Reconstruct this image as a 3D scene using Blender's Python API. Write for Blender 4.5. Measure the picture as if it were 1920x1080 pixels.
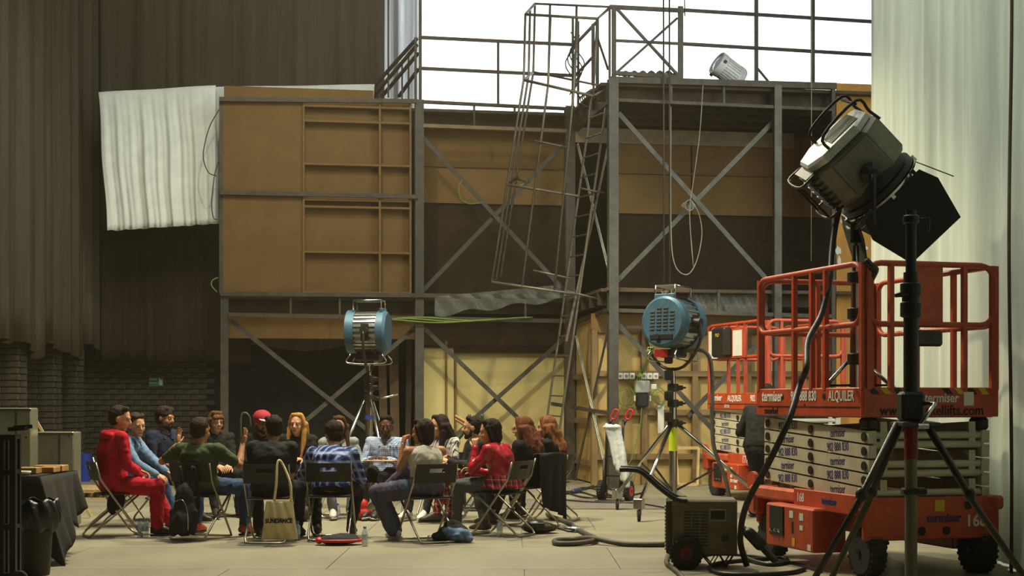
import bpy, math, random
import numpy as np
from mathutils import Vector, Matrix
random.seed(7); rng = np.random.default_rng(7)
V = Vector; PI = math.pi; R = math.radians
scn = bpy.context.scene; C = scn.collection
for o in list(bpy.data.objects): bpy.data.objects.remove(o)
def srgb(r, g, b):
    f = lambda c: c/12.92 if c <= .04045 else ((c+.055)/1.055)**2.4
    return (f(r/255), f(g/255), f(b/255), 1)
# ------------------------------------------------------------------ camera (1920x1080 frame, level, vertical lens shift)
FP, HZ, CH = 2800.0, 750.0, 1.4
cam = bpy.data.objects.new('camera', bpy.data.cameras.new('camera')); C.objects.link(cam)
cam.data.sensor_width = 36; cam.data.lens = FP/1920*36; cam.data.shift_y = (HZ-540)/1920
cam.location = (0, 0, CH); cam.rotation_euler = (PI/2, 0, 0); cam.data.clip_end = 200
scn.camera = cam
scn.view_settings.view_transform = 'Standard'; scn.view_settings.look = 'None'
scn.view_settings.gamma = 1; scn.view_settings.use_curve_mapping = False
scn.view_settings.exposure = 0.0
w = bpy.data.worlds.new('world'); scn.world = w; w.use_nodes = True
w.node_tree.nodes['Background'].inputs[0].default_value = (.5, .48, .42, 1)
w.node_tree.nodes['Background'].inputs[1].default_value = .05
vs_ = w.node_tree.nodes.new('ShaderNodeVolumeScatter'); vs_.inputs['Density'].default_value = .0019; vs_.inputs['Color'].default_value = (1, .84, .6, 1); vs_.inputs['Anisotropy'].default_value = .55
w.node_tree.links.new(vs_.outputs[0], w.node_tree.nodes['World Output'].inputs['Volume'])
def spot(loc, tgt, energy, color, angle, blend, size):
    l = bpy.data.lights.new('hall_or_fill_spot', 'SPOT'); l.energy = energy; l.color = color
    l.spot_size = R(angle); l.spot_blend = blend; l.shadow_soft_size = size
    o = bpy.data.objects.new('hall_or_fill_spot', l); C.objects.link(o); o.location = loc
    o.rotation_euler = (V(tgt)-V(loc)).to_track_quat('-Z', 'Y').to_euler(); return o
def area(loc, tgt, energy, color, sx, sy):
    l = bpy.data.lights.new('fill_or_backlight', 'AREA'); l.energy = energy; l.color = color
    l.shape = 'RECTANGLE'; l.size = sx; l.size_y = sy
    o = bpy.data.objects.new('fill_or_backlight', l); C.objects.link(o); o.location = loc
    o.rotation_euler = (V(tgt)-V(loc)).to_track_quat('-Z', 'Y').to_euler(); return o
WARM = (1, .9, .62)
area((-3.2, 15, 11.2), (-3.6, 26, 5), 250, (1, .97, .85), 4, 1.5)  # added fill for the white sheet and upper panels
spot((-3.0, 19.6, 10.4), (-3.3, 22.6, 0), 800, (1, .92, .7), 112, .7, .12)  # added fill spot on the upper left panels, weaker towards their top
spot((.2, 18.6, 8.3), (.2, 18.6, 0), 2150, WARM, 116, .35, .16)       # high-bay lamps over the circle
spot((-2.3, 16.2, 8.2), (-1.9, 16.4, 0), 2550, WARM, 116, .4, .2)
area((-1, 15.5, 11.4), (-1, 17, 0), 620, (.95, 1, .97), 8, 8)        # added cool overhead fill for the drapes and upward faces
area((2.6, 32.6, 7.6), (2.6, 20, 7.6), 1700, (.93, .97, 1), 12, 7)       # hidden backlight that makes the white backdrop glow
area((8.2, 11, 7.5), (4, 11, 6.0), 2100, (.9, 1, .98), 15, 7)             # added light brightening the white curtain from behind

# ------------------------------------------------------------------ pixel helpers
def W(px, py, d): return V(((px-960)/FP*d, d, CH+(HZ-py)/FP*d))
def XD(px, d): return (px-960)/FP*d
def G(px, py, z=0):
    d = FP*(CH-z)/(py-HZ); return V((XD(px, d), d, z))
TH = R(9); FA = V((-4.9, 25.3, 0)); FU = V((math.cos(TH), math.sin(TH), 0)); FN = V((math.sin(TH), -math.cos(TH), 0))
def fac(px, py, v=0.0):
    D = V(((px-960)/FP, 1, (HZ-py)/FP)); t = (v+FA.dot(FN))/D.dot(FN); P = D*t
    return V(((P-FA).dot(FU), -v, P.z+CH))

# ------------------------------------------------------------------ materials
MATS = {}
def mat(name, col, rough=.6, metal=0, var=.12, scale=6, bump=.1, bscale=40, spec=.4, stretch=None, col2=None, sheen=0, trans=0, alpha=1, emit=None):
    if name in MATS: return MATS[name]
    m = bpy.data.materials.new(name); m.use_nodes = True; nt = m.node_tree; n = nt.nodes; L = nt.links
    b = n['Principled BSDF']; c = srgb(*col)
    b.inputs['Roughness'].default_value = rough; b.inputs['Metallic'].default_value = metal
    b.inputs['Specular IOR Level'].default_value = spec
    tc = n.new('ShaderNodeTexCoord'); mp = n.new('ShaderNodeMapping'); L.new(tc.outputs['Object'], mp.inputs[0])
    if stretch: mp.inputs['Scale'].default_value = stretch
    nz = n.new('ShaderNodeTexNoise'); nz.inputs['Scale'].default_value = scale; nz.inputs['Detail'].default_value = 5; nz.inputs['Roughness'].default_value = .65
    L.new(mp.outputs[0], nz.inputs[0])
    r = n.new('ShaderNodeValToRGB'); L.new(nz.outputs[0], r.inputs[0])
    r.color_ramp.elements[0].position = .33; r.color_ramp.elements[1].position = .68
    if col2: ca = srgb(*col2)
    else: ca = tuple(x*(1-2*var) for x in c[:3])+(1,)
    cb = c if col2 else tuple(min(1, x*(1+var)) for x in c[:3])+(1,)
    r.color_ramp.elements[0].color = ca; r.color_ramp.elements[1].color = cb
    L.new(r.outputs[0], b.inputs['Base Color'])
    if bump:
        n2 = n.new('ShaderNodeTexNoise'); n2.inputs['Scale'].default_value = bscale; n2.inputs['Detail'].default_value = 4
        L.new(mp.outputs[0], n2.inputs[0]); bp = n.new('ShaderNodeBump'); bp.inputs['Strength'].default_value = bump; bp.inputs['Distance'].default_value = .02
        L.new(n2.outputs[0], bp.inputs['Height']); L.new(bp.outputs[0], b.inputs['Normal'])
    if sheen: b.inputs['Sheen Weight'].default_value = sheen
    if trans: b.inputs['Transmission Weight'].default_value = trans
    if alpha < 1: b.inputs['Alpha'].default_value = alpha
    if emit: b.inputs['Emission Color'].default_value = srgb(*emit[0]); b.inputs['Emission Strength'].default_value = emit[1]
    MATS[name] = m; return m
def cloth_translucent(name, col, t=.6, stretch=(6, 6, .4), var=.06):
    m = mat(name, col, .9, 0, var, 1.2, .15, 60, .1, stretch); nt = m.node_tree; n = nt.nodes; L = nt.links
    b = n['Principled BSDF']; tr = n.new('ShaderNodeBsdfTranslucent'); mx = n.new('ShaderNodeMixShader'); mx.inputs[0].default_value = t
    src = b.inputs['Base Color'].links[0].from_socket; L.new(src, tr.inputs[0])
    L.new(b.outputs[0], mx.inputs[1]); L.new(tr.outputs[0], mx.inputs[2]); L.new(mx.outputs[0], n['Material Output'].inputs[0]); return m
def plaid(name, base, cols, freq, rough=.85, thick=.5):
    """woven check: bands along the local axes multiplied over the base"""
    m = bpy.data.materials.new(name); m.use_nodes = True; nt = m.node_tree; n = nt.nodes; L = nt.links
    b = n['Principled BSDF']; b.inputs['Roughness'].default_value = rough; b.inputs['Specular IOR Level'].default_value = .2
    tc = n.new('ShaderNodeTexCoord'); sp = n.new('ShaderNodeSeparateXYZ'); L.new(tc.outputs['Object'], sp.inputs[0])
    ad = n.new('ShaderNodeMath'); ad.operation = 'ADD'; L.new(sp.outputs[0], ad.inputs[0]); L.new(sp.outputs[1], ad.inputs[1])
    prev = None
    col = n.new('ShaderNodeRGB'); col.outputs[0].default_value = srgb(*base); prev = col.outputs[0]
    for (src, fq, ph, th, cc, fac_) in cols:
        mu = n.new('ShaderNodeMath'); mu.operation = 'MULTIPLY_ADD'; mu.inputs[1].default_value = fq*freq; mu.inputs[2].default_value = ph
        L.new(ad.outputs[0] if src == 'h' else sp.outputs[2], mu.inputs[0])
        fr = n.new('ShaderNodeMath'); fr.operation = 'FRACT'; L.new(mu.outputs[0], fr.inputs[0])
        lt = n.new('ShaderNodeMath'); lt.operation = 'LESS_THAN'; lt.inputs[1].default_value = th; L.new(fr.outputs[0], lt.inputs[0])
        ml = n.new('ShaderNodeMath'); ml.operation = 'MULTIPLY'; ml.inputs[1].default_value = fac_; L.new(lt.outputs[0], ml.inputs[0])
        mx = n.new('ShaderNodeMix'); mx.data_type = 'RGBA'; L.new(ml.outputs[0], mx.inputs[0]); L.new(prev, mx.inputs[6]); mx.inputs[7].default_value = srgb(*cc)
        prev = mx.outputs[2]
    L.new(prev, b.inputs['Base Color']); MATS[name] = m; return m

# ------------------------------------------------------------------ mesh builder
class MB:
    def __init__(s): s.v = []; s.f = []
    def add(s, vs, fs, M=None):
        o = len(s.v)
        s.v += [tuple(M @ V(p)) if M else tuple(p) for p in vs]; s.f += [tuple(i+o for i in f) for f in fs]; return s
    def box(s, c, d, M=None):
        x, y, z = c; a, b, e = d[0]/2, d[1]/2, d[2]/2
        vs = [(x+i*a, y+j*b, z+k*e) for i in (-1, 1) for j in (-1, 1) for k in (-1, 1)]
        return s.add(vs, [(0, 1, 3, 2), (4, 6, 7, 5), (0, 4, 5, 1), (2, 3, 7, 6), (0, 2, 6, 4), (1, 5, 7, 3)], M)
    def bbox(s, c, d, r, M=None):
        """box with chamfered edges"""
        x, y, z = c; h = [d[0]/2, d[1]/2, d[2]/2]; vs = []; idx = {}
        for i in (-1, 1):
            for j in (-1, 1):
                for k in (-1, 1):
                    for ax in range(3):
                        q = [i*(h[0]-r), j*(h[1]-r), k*(h[2]-r)]; sg = (i, j, k); q[ax] = sg[ax]*h[ax]
                        idx[(i, j, k, ax)] = len(vs); vs.append((x+q[0], y+q[1], z+q[2]))
        fs = []
        for ax in range(3):
            a, b = [q for q in range(3) if q != ax]
            for sg in (-1, 1):
                l = []
                for (p, q) in ((-1, -1), (1, -1), (1, 1), (-1, 1)):
                    t = [0, 0, 0]; t[ax] = sg; t[a] = p; t[b] = q; l.append(idx[(*t, ax)])
                fs.append(tuple(l) if (sg == 1) != (ax == 1) else tuple(l[::-1]))
        for ax in range(3):
            a, b = [q for q in range(3) if q != ax]
            for p in (-1, 1):
                for q in (-1, 1):
                    t0 = [0, 0, 0]; t0[ax] = -1; t0[a] = p; t0[b] = q; t1 = list(t0); t1[ax] = 1
                    fs.append((idx[(*t0, a)], idx[(*t1, a)], idx[(*t1, b)], idx[(*t0, b)]))
        for i in (-1, 1):
            for j in (-1, 1):
                for k in (-1, 1): fs.append(tuple(idx[(i, j, k, ax)] for ax in range(3)))
        return s.add(vs, fs, M)
    def bar(s, p0, p1, w, h=None, up=V((0, 0, 1))):
        p0, p1 = V(p0), V(p1); h = h or w; d = (p1-p0).normalized()
        if abs(d.dot(up)) > .98: up = V((0, 1, 0))
        x = d.cross(up).normalized()*w/2; y = x.cross(d).normalized()*h/2
        vs = [p+a*x+b*y for p in (p0, p1) for (a, b) in ((-1, -1), (1, -1), (1, 1), (-1, 1))]
        return s.add(vs, [(3, 2, 1, 0), (4, 5, 6, 7), (0, 1, 5, 4), (1, 2, 6, 5), (2, 3, 7, 6), (3, 0, 4, 7)])
    def tube(s, pts, r, n=8, closed=False, cap=True):
        pts = [V(p) for p in pts]; k = len(pts); rs = r if isinstance(r, (list, tuple)) else [r]*k
        vs = []; up = None
        for i, p in enumerate(pts):
            a = pts[i-1] if (i > 0 or closed) else p; b = pts[(i+1) % k] if (i < k-1 or closed) else p
            t = (b-a).normalized() if (b-a).length > 1e-9 else V((0, 0, 1))
            if up is None: up = V((0, 0, 1)) if abs(t.z) < .9 else V((0, 1, 0))
            x = t.cross(up)
            if x.length < 1e-4: x = t.cross(V((1, 0, 0)))
            x.normalize(); y = x.cross(t).normalized(); up = y
            for j in range(n):
                an = 2*PI*j/n; vs.append(p+rs[i]*(math.cos(an)*x+math.sin(an)*y))
        fs = []
        for i in range(k if closed else k-1):
            o, q = i*n, ((i+1) % k)*n
            for j in range(n): fs.append((o+j, o+(j+1) % n, q+(j+1) % n, q+j))
        if not closed and cap: fs.append(tuple(range(n))[::-1]); fs.append(tuple((k-1)*n+j for j in range(n)))
        return s.add(vs, fs)
    def lathe(s, prof, M=None, n=24):
        """profile (r, h) around local z"""
        vs = []; fs = []
        for (r, h) in prof:
            for j in range(n): a = 2*PI*j/n; vs.append((max(r, 1e-4)*math.cos(a), max(r, 1e-4)*math.sin(a), h))
        for i in range(len(prof)-1):
            for j in range(n): fs.append((i*n+j, i*n+(j+1) % n, (i+1)*n+(j+1) % n, (i+1)*n+j))
        fs.append(tuple(range(n))[::-1]); fs.append(tuple((len(prof)-1)*n+j for j in range(n)))
        return s.add(vs, fs, M)
    def cyl(s, p0, p1, r0, r1=None, n=16):
        p0, p1 = V(p0), V(p1); r1 = r0 if r1 is None else r1; d = p1-p0
        M = Matrix.Translation(p0) @ d.to_track_quat('Z', 'Y').to_matrix().to_4x4()
        return s.lathe([(r0, 0), (r1, d.length)], M, n)
    def capsule(s, p0, p1, r0, r1, n=10):
        p0, p1 = V(p0), V(p1); d = p1-p0; L = d.length
        M = Matrix.Translation(p0) @ (d.to_track_quat('Z', 'Y').to_matrix().to_4x4() if L > 1e-6 else Matrix())
        pr = [(r0*math.cos(a), -r0*math.sin(a)) for a in (1.5, 1.1, .65, .3, 0)]+[(r1*math.cos(a), L+r1*math.sin(a)) for a in (0, .3, .65, 1.1, 1.5)]
        return s.lathe(pr, M, n)
    def ell(s, c, r, M=None, n=14, m=9):
        T = Matrix.Translation(V(c)) @ Matrix.Diagonal((r[0], r[1], r[2], 1))
        if M: T = M @ T
        return s.lathe([(math.cos(-PI/2+PI*i/m), math.sin(-PI/2+PI*i/m)) for i in range(m+1)], T, n)
    def prism(s, poly, t, M=None):
        """2D outline in local xy, thickness t about z=0"""
        n = len(poly); vs = [(x, y, -t/2) for x, y in poly]+[(x, y, t/2) for x, y in poly]
        fs = [tuple(range(n))[::-1], tuple(range(n, 2*n))]+[(i, (i+1) % n, n+(i+1) % n, n+i) for i in range(n)]
        return s.add(vs, fs, M)
    def loft(s, secs, n=18, M=None):
        """sections: (center, xaxis*a, yaxis*b)"""
        vs = []; fs = []
        for c, x, y in secs:
            for j in range(n): a = 2*PI*j/n; vs.append(V(c)+math.cos(a)*V(x)+math.sin(a)*V(y))
        for i in range(len(secs)-1):
            for j in range(n): fs.append((i*n+j, i*n+(j+1) % n, (i+1)*n+(j+1) % n, (i+1)*n+j))
        fs.append(tuple(range(n))[::-1]); fs.append(tuple((len(secs)-1)*n+j for j in range(n)))
        return s.add(vs, fs, M)
    def grid(s, fn, nu, nv, thick=None):
        vs = [fn(i/nu, j/nv) for j in range(nv+1) for i in range(nu+1)]
        fs = [(j*(nu+1)+i, j*(nu+1)+i+1, (j+1)*(nu+1)+i+1, (j+1)*(nu+1)+i) for j in range(nv) for i in range(nu)]
        return s.add(vs, fs)
    def mesh(s, name):
        me = bpy.data.meshes.new(name); me.from_pydata([tuple(p) for p in s.v], [], s.f); me.update(); return me
    def build(s, name, m=None, parent=None, smooth=None, solid=None):
        me = s.mesh(name)
        if m: me.materials.append(m)
        if smooth:
            me.polygons.foreach_set('use_smooth', [True]*len(me.polygons))
            if smooth is not True: me.set_sharp_from_angle(angle=R(smooth))
        return link(name, me, parent, solid)
def link(name, me, parent=None, solid=None):
    o = bpy.data.objects.new(name, me); C.objects.link(o)
    if parent: o.parent = parent
    if solid:
        md = o.modifiers.new('thickness', 'SOLIDIFY'); md.thickness = solid; md.offset = 0
    return o
def tag(o, label=None, cat=None, group=None, kind=None):
    if label: o['label'] = label
    if cat: o['category'] = cat
    if group: o['group'] = group
    if kind: o['kind'] = kind
    return o
def thing(name, label, cat, loc=(0, 0, 0), rz=0, group=None, M=None):
    o = bpy.data.objects.new(name, None); C.objects.link(o); o.empty_display_size = .1
    if M is not None: o.matrix_world = M
    else: o.location = loc; o.rotation_euler = (0, 0, rz)
    return tag(o, label, cat, group)
def dup(o, parent=None):
    c = o.copy(); C.objects.link(c); c.parent = parent
    for ch in o.children: dup(ch, c)
    return c
def one(mb, name, m, label, cat, group=None, smooth=None, solid=None, origin=None):
    """single-mesh thing; vertices are shifted so that the origin sits at its base"""
    a = np.array([tuple(p) for p in mb.v])
    o_ = V(origin) if origin else V(((a[:, 0].min()+a[:, 0].max())/2, (a[:, 1].min()+a[:, 1].max())/2, a[:, 2].min()))
    mb.v = [tuple(V(p)-o_) for p in mb.v]
    o = mb.build(name, m, None, smooth, solid); o.location = o_
    return tag(o, label, cat, group)
def struct(mb, name, m, smooth=None, solid=None):
    return tag(mb.build(name, m, None, smooth, solid), kind='structure')
def smooth_path(pts, k=6):
    """catmull-rom resample"""
    pts = [V(p) for p in pts]; P = [pts[0]*2-pts[1]]+pts+[pts[-1]*2-pts[-2]]; out = []
    for i in range(1, len(P)-2):
        for t in range(k):
            t /= k; a, b, c, d = P[i-1:i+3]
            out.append(.5*((2*b)+(c-a)*t+(2*a-5*b+4*c-d)*t*t+(3*b-a-3*c+d)*t**3))
    return out+[pts[-1]]
TXT = {}
def text(body, m, parent, M, size, sx=1, name='lettering', bold=0, shear=0):
    key = (body, size, sx, bold, shear)
    if key not in TXT:
        cu = bpy.data.curves.new('t', 'FONT'); cu.body = body; cu.size = size; cu.align_x = 'CENTER'; cu.align_y = 'CENTER'
        cu.extrude = .0015; cu.offset = bold; cu.resolution_u = 3; cu.shear = shear
        t = bpy.data.objects.new('t', cu); C.objects.link(t); dg = bpy.context.evaluated_depsgraph_get()
        me = bpy.data.meshes.new_from_object(t.evaluated_get(dg)); bpy.data.objects.remove(t)
        me.transform(Matrix.Diagonal((sx, 1, 1, 1))); TXT[key] = me
    me = TXT[key].copy(); me.materials.clear(); me.materials.append(m); me.name = name
    o = link(name, me, parent); o.matrix_local = M; return o
def facing(loc, nrm, up=V((0, 0, 1))):
    """matrix whose +z looks along nrm and whose +y is up"""
    z = V(nrm).normalized(); x = V(up).cross(z).normalized(); y = z.cross(x)
    M = Matrix((x, y, z)).transposed().to_4x4(); M.translation = V(loc); return M
def remesh(mb, voxel, it=3, fac_=.5):
    me = mb.mesh('tmp'); o = bpy.data.objects.new('tmp', me); C.objects.link(o)
    a = o.modifiers.new('r', 'REMESH'); a.mode = 'VOXEL'; a.voxel_size = voxel; a.use_smooth_shade = True
    if it: b = o.modifiers.new('s', 'SMOOTH'); b.factor = fac_; b.iterations = it
    dg = bpy.context.evaluated_depsgraph_get(); out = bpy.data.meshes.new_from_object(o.evaluated_get(dg))
    bpy.data.objects.remove(o); bpy.data.meshes.remove(me); return out
def wrinkle(me, amp, freq, seed=0, stretch=(1, 1, 1)):
    """fold-like displacement along the normals"""
    n = len(me.vertices); co = np.empty(n*3); me.vertices.foreach_get('co', co); co = co.reshape(-1, 3)
    nr = np.empty(n*3); me.vertices.foreach_get('normal', nr); nr = nr.reshape(-1, 3)
    g = np.random.default_rng(seed); q = co*np.array(stretch)*freq; h = np.zeros(n)
    wv = np.stack([np.sin(q@g.normal(size=3)*.7+g.uniform(0, 6)) for _ in range(3)], 1)
    for k in range(5):
        h += np.sin(q@g.normal(size=3)*(1+.5*k)+wv@g.normal(size=3)*1.3+g.uniform(0, 6))/(1+.4*k)
    h = h/3; h = np.where(h > 0, h**1, h*.7)
    me.vertices.foreach_set('co', (co+nr*(h*amp)[:, None]).ravel()); me.update()
# ================================================================== the setting
m_floor = mat('floor_vinyl', (150, 144, 121), .42, 0, .1, 1.1, .06, 30, .35, (1, .5, 1))
m_floor2 = mat('floor_vinyl_worn', (146, 139, 117), .45, 0, .12, 1.6, .06, 30, .35, (.6, 1, 1))
m_joint = mat('floor_joint', (120, 110, 86), .9)
m_wallg = mat('hall_wall_paint', (74, 66, 54), .9, 0, .15, .6)
m_ceil = mat('roof_dark', (52, 46, 38), .9, 0, .1, .5)
m_brick = mat('grey_brick', (76, 69, 55), .95, 0, .3, 9, .9, 55)
m_mortar = mat('brick_mortar', (30, 27, 22), .95, 0, .2, 8)
m_black_drape = mat('charcoal_drape', (86, 77, 64), .95, 0, .12, 1.5, .2, 70, .1, (5, 5, .25))
m_black_drape2 = mat('black_drape', (58, 49, 38), .95, 0, .12, 1.5, .2, 70, .1, (5, 5, .25))
m_backdrop = cloth_translucent('backdrop_cloth', (244, 246, 246), .85)
m_wcurtain = cloth_translucent('white_curtain_cloth', (214, 216, 202), .45)
m_wcloth = mat('white_sheet_cloth', (238, 241, 228), .9, 0, .05, 3, .15, 50, .1)
f = struct(MB().box((0, 15.5, -.06), (22, 43, .1)), 'floor', m_joint)
for ix in range(-4, 3):
    for iy in range(0, 16):
        pw, pl = 2.44, 1.83; x = (ix+.5)*pw+(.9 if iy % 2 else .1); y = 3.2+(iy+.5)*pl
        MB().box((x, y, -.006), (pw-.007, pl-.007, .012)).build('floor_panel', [m_floor, m_floor2][(ix*7+iy*3) % 3 == 0], f)
struct(MB().box((0, 15.5, 11.85), (22, 43, .3)), 'ceiling', m_ceil)
wl = struct(MB().box((-8.6, 15.5, 5.8), (.6, 43, 11.8)), 'wall_left', m_mortar)
struct(MB().box((10.6, 15.5, 5.8), (.6, 43, 11.8)), 'wall_right', m_wallg)
struct(MB().box((0, 36.6, 5.8), (22, .6, 11.8)), 'wall_rear', m_wallg)
struct(MB().box((0, -5.8, 5.8), (22, .6, 11.8)), 'wall_front', m_wallg)
wb = struct(MB().box((-5.45, 27.6, 5.8), (5.7, .4, 11.8)), 'wall_back', m_mortar)
bm_ = MB().bbox((0, 0, 0), (.283, .07, .088), .006).mesh('brick'); bm_.materials.append(m_brick)
for k in range(25):
    for i in range(9):
        o = link('brick', bm_, wb); o.location = (-8.1+.295*i+(.147 if k % 2 else 0), 27.385+random.uniform(-.006, .006), .05+.1*k)
for pi_, py_ in enumerate((23.05, 24.85, 26.15)):
    pier = struct(MB().box((-8.05, py_+.23, 1.4), (.84, .42, 2.8)), 'wall_pier_%d' % (pi_+1), m_mortar)
    for k in range(26):
        for i in range(2 if pi_ else 2):
            o = link('brick', bm_, pier); o.location = (-7.745-.29*i-(.0 if k % 2 else .02), py_+.03, .05+.1*k)
        o = link('brick', bm_, pier); o.rotation_euler = (0, 0, PI/2); o.location = (-7.63+random.uniform(-.006, .006), py_+.21, .05+.1*k)

def drape(name, p0, p1, zt, zb, n, amp, m, label, cat, nv=10, group=None, seed=0, flare=.5, depth=None, subs=6, top=None):
    """hanging cloth with irregular folds between two plan points; zt / zb are functions of 0..1"""
    p0, p1 = V((*p0, 0)), V((*p1, 0)); d = p1-p0; nr = V((-d.y, d.x, 0)).normalized(); g = random.Random(seed)
    ph = [g.uniform(0, 6.28) for _ in range(5)]; fr = [n, n*.43, n*1.9, n*.21, n*3.1]; am = [.5, .55, .25, .4, .1]
    def fn(u, t):
        uu = u+.25/n*math.sin(u*n*2.2+ph[1])
        h = sum(a*math.sin(2*PI*uu*q+p) for a, q, p in zip(am, fr, ph)); k = 1-flare*t
        z = zb(u)+(zt(u)-zb(u))*t
        return p0+d*u+nr*(amp*h*k)+V((0, 0, z))
    mb = MB().grid(fn, int(n*subs), nv)
    return one(mb, name, m, label, cat, group, True, .006)
drape('stage_curtain', (-7.5, 13.5), (-7.5, 27.1), lambda u: 11.4, lambda u: 2.22+.10*math.sin(u*41)+.08*math.sin(u*73+1), 34, .10, m_black_drape,
      'tall charcoal curtain along the left side, its hem swagged above brick piers', 'curtain', 16, seed=3, flare=.35)
drape('stage_curtain', (-7.5, 27.12), (-2.42, 27.12), lambda u: 11.4, lambda u: 2.35+.06*math.sin(u*15), 13, .06, m_black_drape,
      'black curtain covering the back wall behind the hanging white sheet', 'curtain', 12, seed=5)
drape('curtain_skirt', (-7.4, 26.85), (-4.7, 26.85), lambda u: 4.3+.16*abs(math.sin(u*4.2*PI+.3)), lambda u: 2.1+.05*math.sin(u*12), 7, .045, m_black_drape2,
      'black lower curtain with a scalloped top edge under the white sheet', 'curtain', 8, seed=9, flare=.1, subs=12)
drape('white_backdrop', (-2.3, 29.9), (9.5, 29.9), lambda u: 11.3, lambda u: 5.2, 14, .06, m_backdrop,
      'huge backlit white cloth glowing behind the upper platform railings', 'backdrop', 8, seed=2)
drape('white_backdrop', (-2.36, 27.9), (-1.78, 28.6), lambda u: 11.3, lambda u: 5.2, 4, .05, m_backdrop,
      'narrow pleated white cloth strip between the black curtain and tall pole', 'backdrop', 8, seed=12, subs=10)
drape('white_curtain', (4.25, 17.6), (3.95, 3.5), lambda u: 11.4, lambda u: .02, 15, .09, m_wcurtain,
      'full-height white curtain with soft vertical folds behind the near orange lift', 'curtain', 14, seed=8, subs=14)
one(MB().grid(lambda u, t: V((3.98+.008*math.sin(t*20), 11.87+.07*u+.03*math.sin(t*7), .02+11.3*t)), 2, 40), 'curtain_gap', mat('gap_shade', (96, 80, 56), .9), 'narrow brown strip standing for the dark gap in the white curtain near the right edge', 'curtain gap', None, True, .006)  # brown strip stands in for the dark gap between two curtains
struct(MB().box((-2.2, 28.3, 5.8), (.12, .12, 11.6)), 'trim_1', mat('edge_batten', (70, 64, 54), .7))

# white sheets hung at upper left
def sheet(name, c, folds, amp, label, d0, d1, sag=.05, seed=0):
    (x0, y0), (x1, y1), (x2, y2), (x3, y3) = c     # tl tr br bl in pixels
    a, b, cc, e = W(x0, y0, d0), W(x1, y1, d1), W(x2, y2, d1), W(x3, y3, d0); g = random.Random(seed)
    ph = [g.uniform(0, 6) for _ in range(6)]
    def fn(u, t):
        p = (e*(1-u)+cc*u)*(1-t)+(a*(1-u)+b*u)*t
        k = (1-t)**.7
        h = .5*math.sin(u*folds*6.28+ph[0]+.6*t)+.5*math.sin(u*folds*11+ph[1]-t)+.3*math.sin(u*folds*23+ph[2]+1.5*t)+.25*math.sin(u*folds*3+ph[3])
        return p+V((.012*math.sin(t*9+u*4), -amp*h*k-.02*math.sin(u*9+ph[4])*t, -.015*abs(math.sin(u*folds*5+ph[5]))*(1-t)))
    return one(MB().grid(fn, 90, 20), name, m_wcloth, label, 'sheet', None, True, .004)
sheet('white_sheet', ((184, 173), (404, 160), (412, 418), (203, 432)), 5, .06, 'creased white sheet hung on the black curtain left of the brown panels', 25.55, 25.7, seed=4)
sheet('white_sheet', ((402, 163), (702, 158), (702, 300), (405, 300)), 4, .03, 'strip of white cloth peeking out above the brown panels', 26.3, 26.6, seed=6)

# exit sign
m_green = mat('sign_green', (58, 116, 82), .5, 0, .04); m_white = mat('white_paint', (222, 218, 204), .5, 0, .03, 5, 0)
p = W(293, 716, 27.336); s = thing('exit_sign', 'green emergency exit sign with running figure on the dark brick wall', 'sign', p)
MB().bbox((0, 0, 0), (.27, .02, .175), .004).build('sign_plate', m_green, s)
text('SALIDA', m_white, s, facing((-.05, -.012, .045), (0, -1, 0)), .048, .9); text('EMERGENCIA', m_white, s, facing((-.05, -.012, -.02), (0, -1, 0)), .032, .75)
MB().box((.085, -.012, -.01), (.06, .003, .1)).build('door_mark', m_white, s)
r = MB(); r.ell((.06, -.013, .055), (.012, .003, .012)); r.bar((.06, -.013, .04), (.05, -.013, .0), .014, .003); r.bar((.05, -.013, .0), (.075, -.013, -.04), .01, .003); r.bar((.05, -.013, .0), (.025, -.013, -.045), .01, .003); r.bar((.06, -.013, .03), (.09, -.013, .015), .008, .003)
r.build('running_figure', m_white, s)

# ================================================================== steel mezzanine
m_steel = mat('galvanised_steel', (84, 80, 70), .5, .55, .15, 7, .08, 60)
m_steel_d = mat('dull_steel', (84, 76, 64), .6, .4, .18, 7, .08, 60)
m_darkwood = mat('dark_joist', (66, 54, 40), .85, 0, .2, 4, .2, 30)
m_deck = mat('deck_board', (84, 70, 52), .85, 0, .2, 3)
m_tan = mat('hardboard_tan', (132, 100, 52), .75, 0, .07, 2.2, .08, 90, .3)
m_tan2 = mat('hardboard_lit', (204, 186, 124), .75, 0, .06, 1.6, .08, 90, .3)  # lighter copy of the tan, brighter light on the lower boards painted in
m_tan3 = mat('hardboard_shaded', (114, 86, 43), .75, 0, .07, 2.2, .08, 90, .3)  # darker copy of the tan, weaker light on the upper left panels painted in
m_batten = mat('batten_wood', (124, 95, 52), .75, 0, .12, 3, .1, 40, .3, (1, 6, 6))
m_bcloth = mat('brown_black_cloth', (58, 47, 35), .95, 0, .15, 2, .2, 40, .1)
m_plastic = mat('clear_plastic_sheet', (190, 190, 176), .2, 0, .05, 6, .5, 12, .5, None, None, 0, .0, .22)
m_cableg = mat('green_cable', (122, 146, 56), .5, 0, .05); m_black = mat('black_plastic', (34, 32, 29), .45, 0, .1, 8)
m_rope = mat('grey_rope', (150, 142, 122), .7)
mez = thing('steel_mezzanine', 'two-storey steel scaffold platform with columns, decks and cross braces', 'scaffold', FA, TH)
def P(name, mb, m, smooth=None): return mb.build(name, m, mez, smooth)
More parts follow.
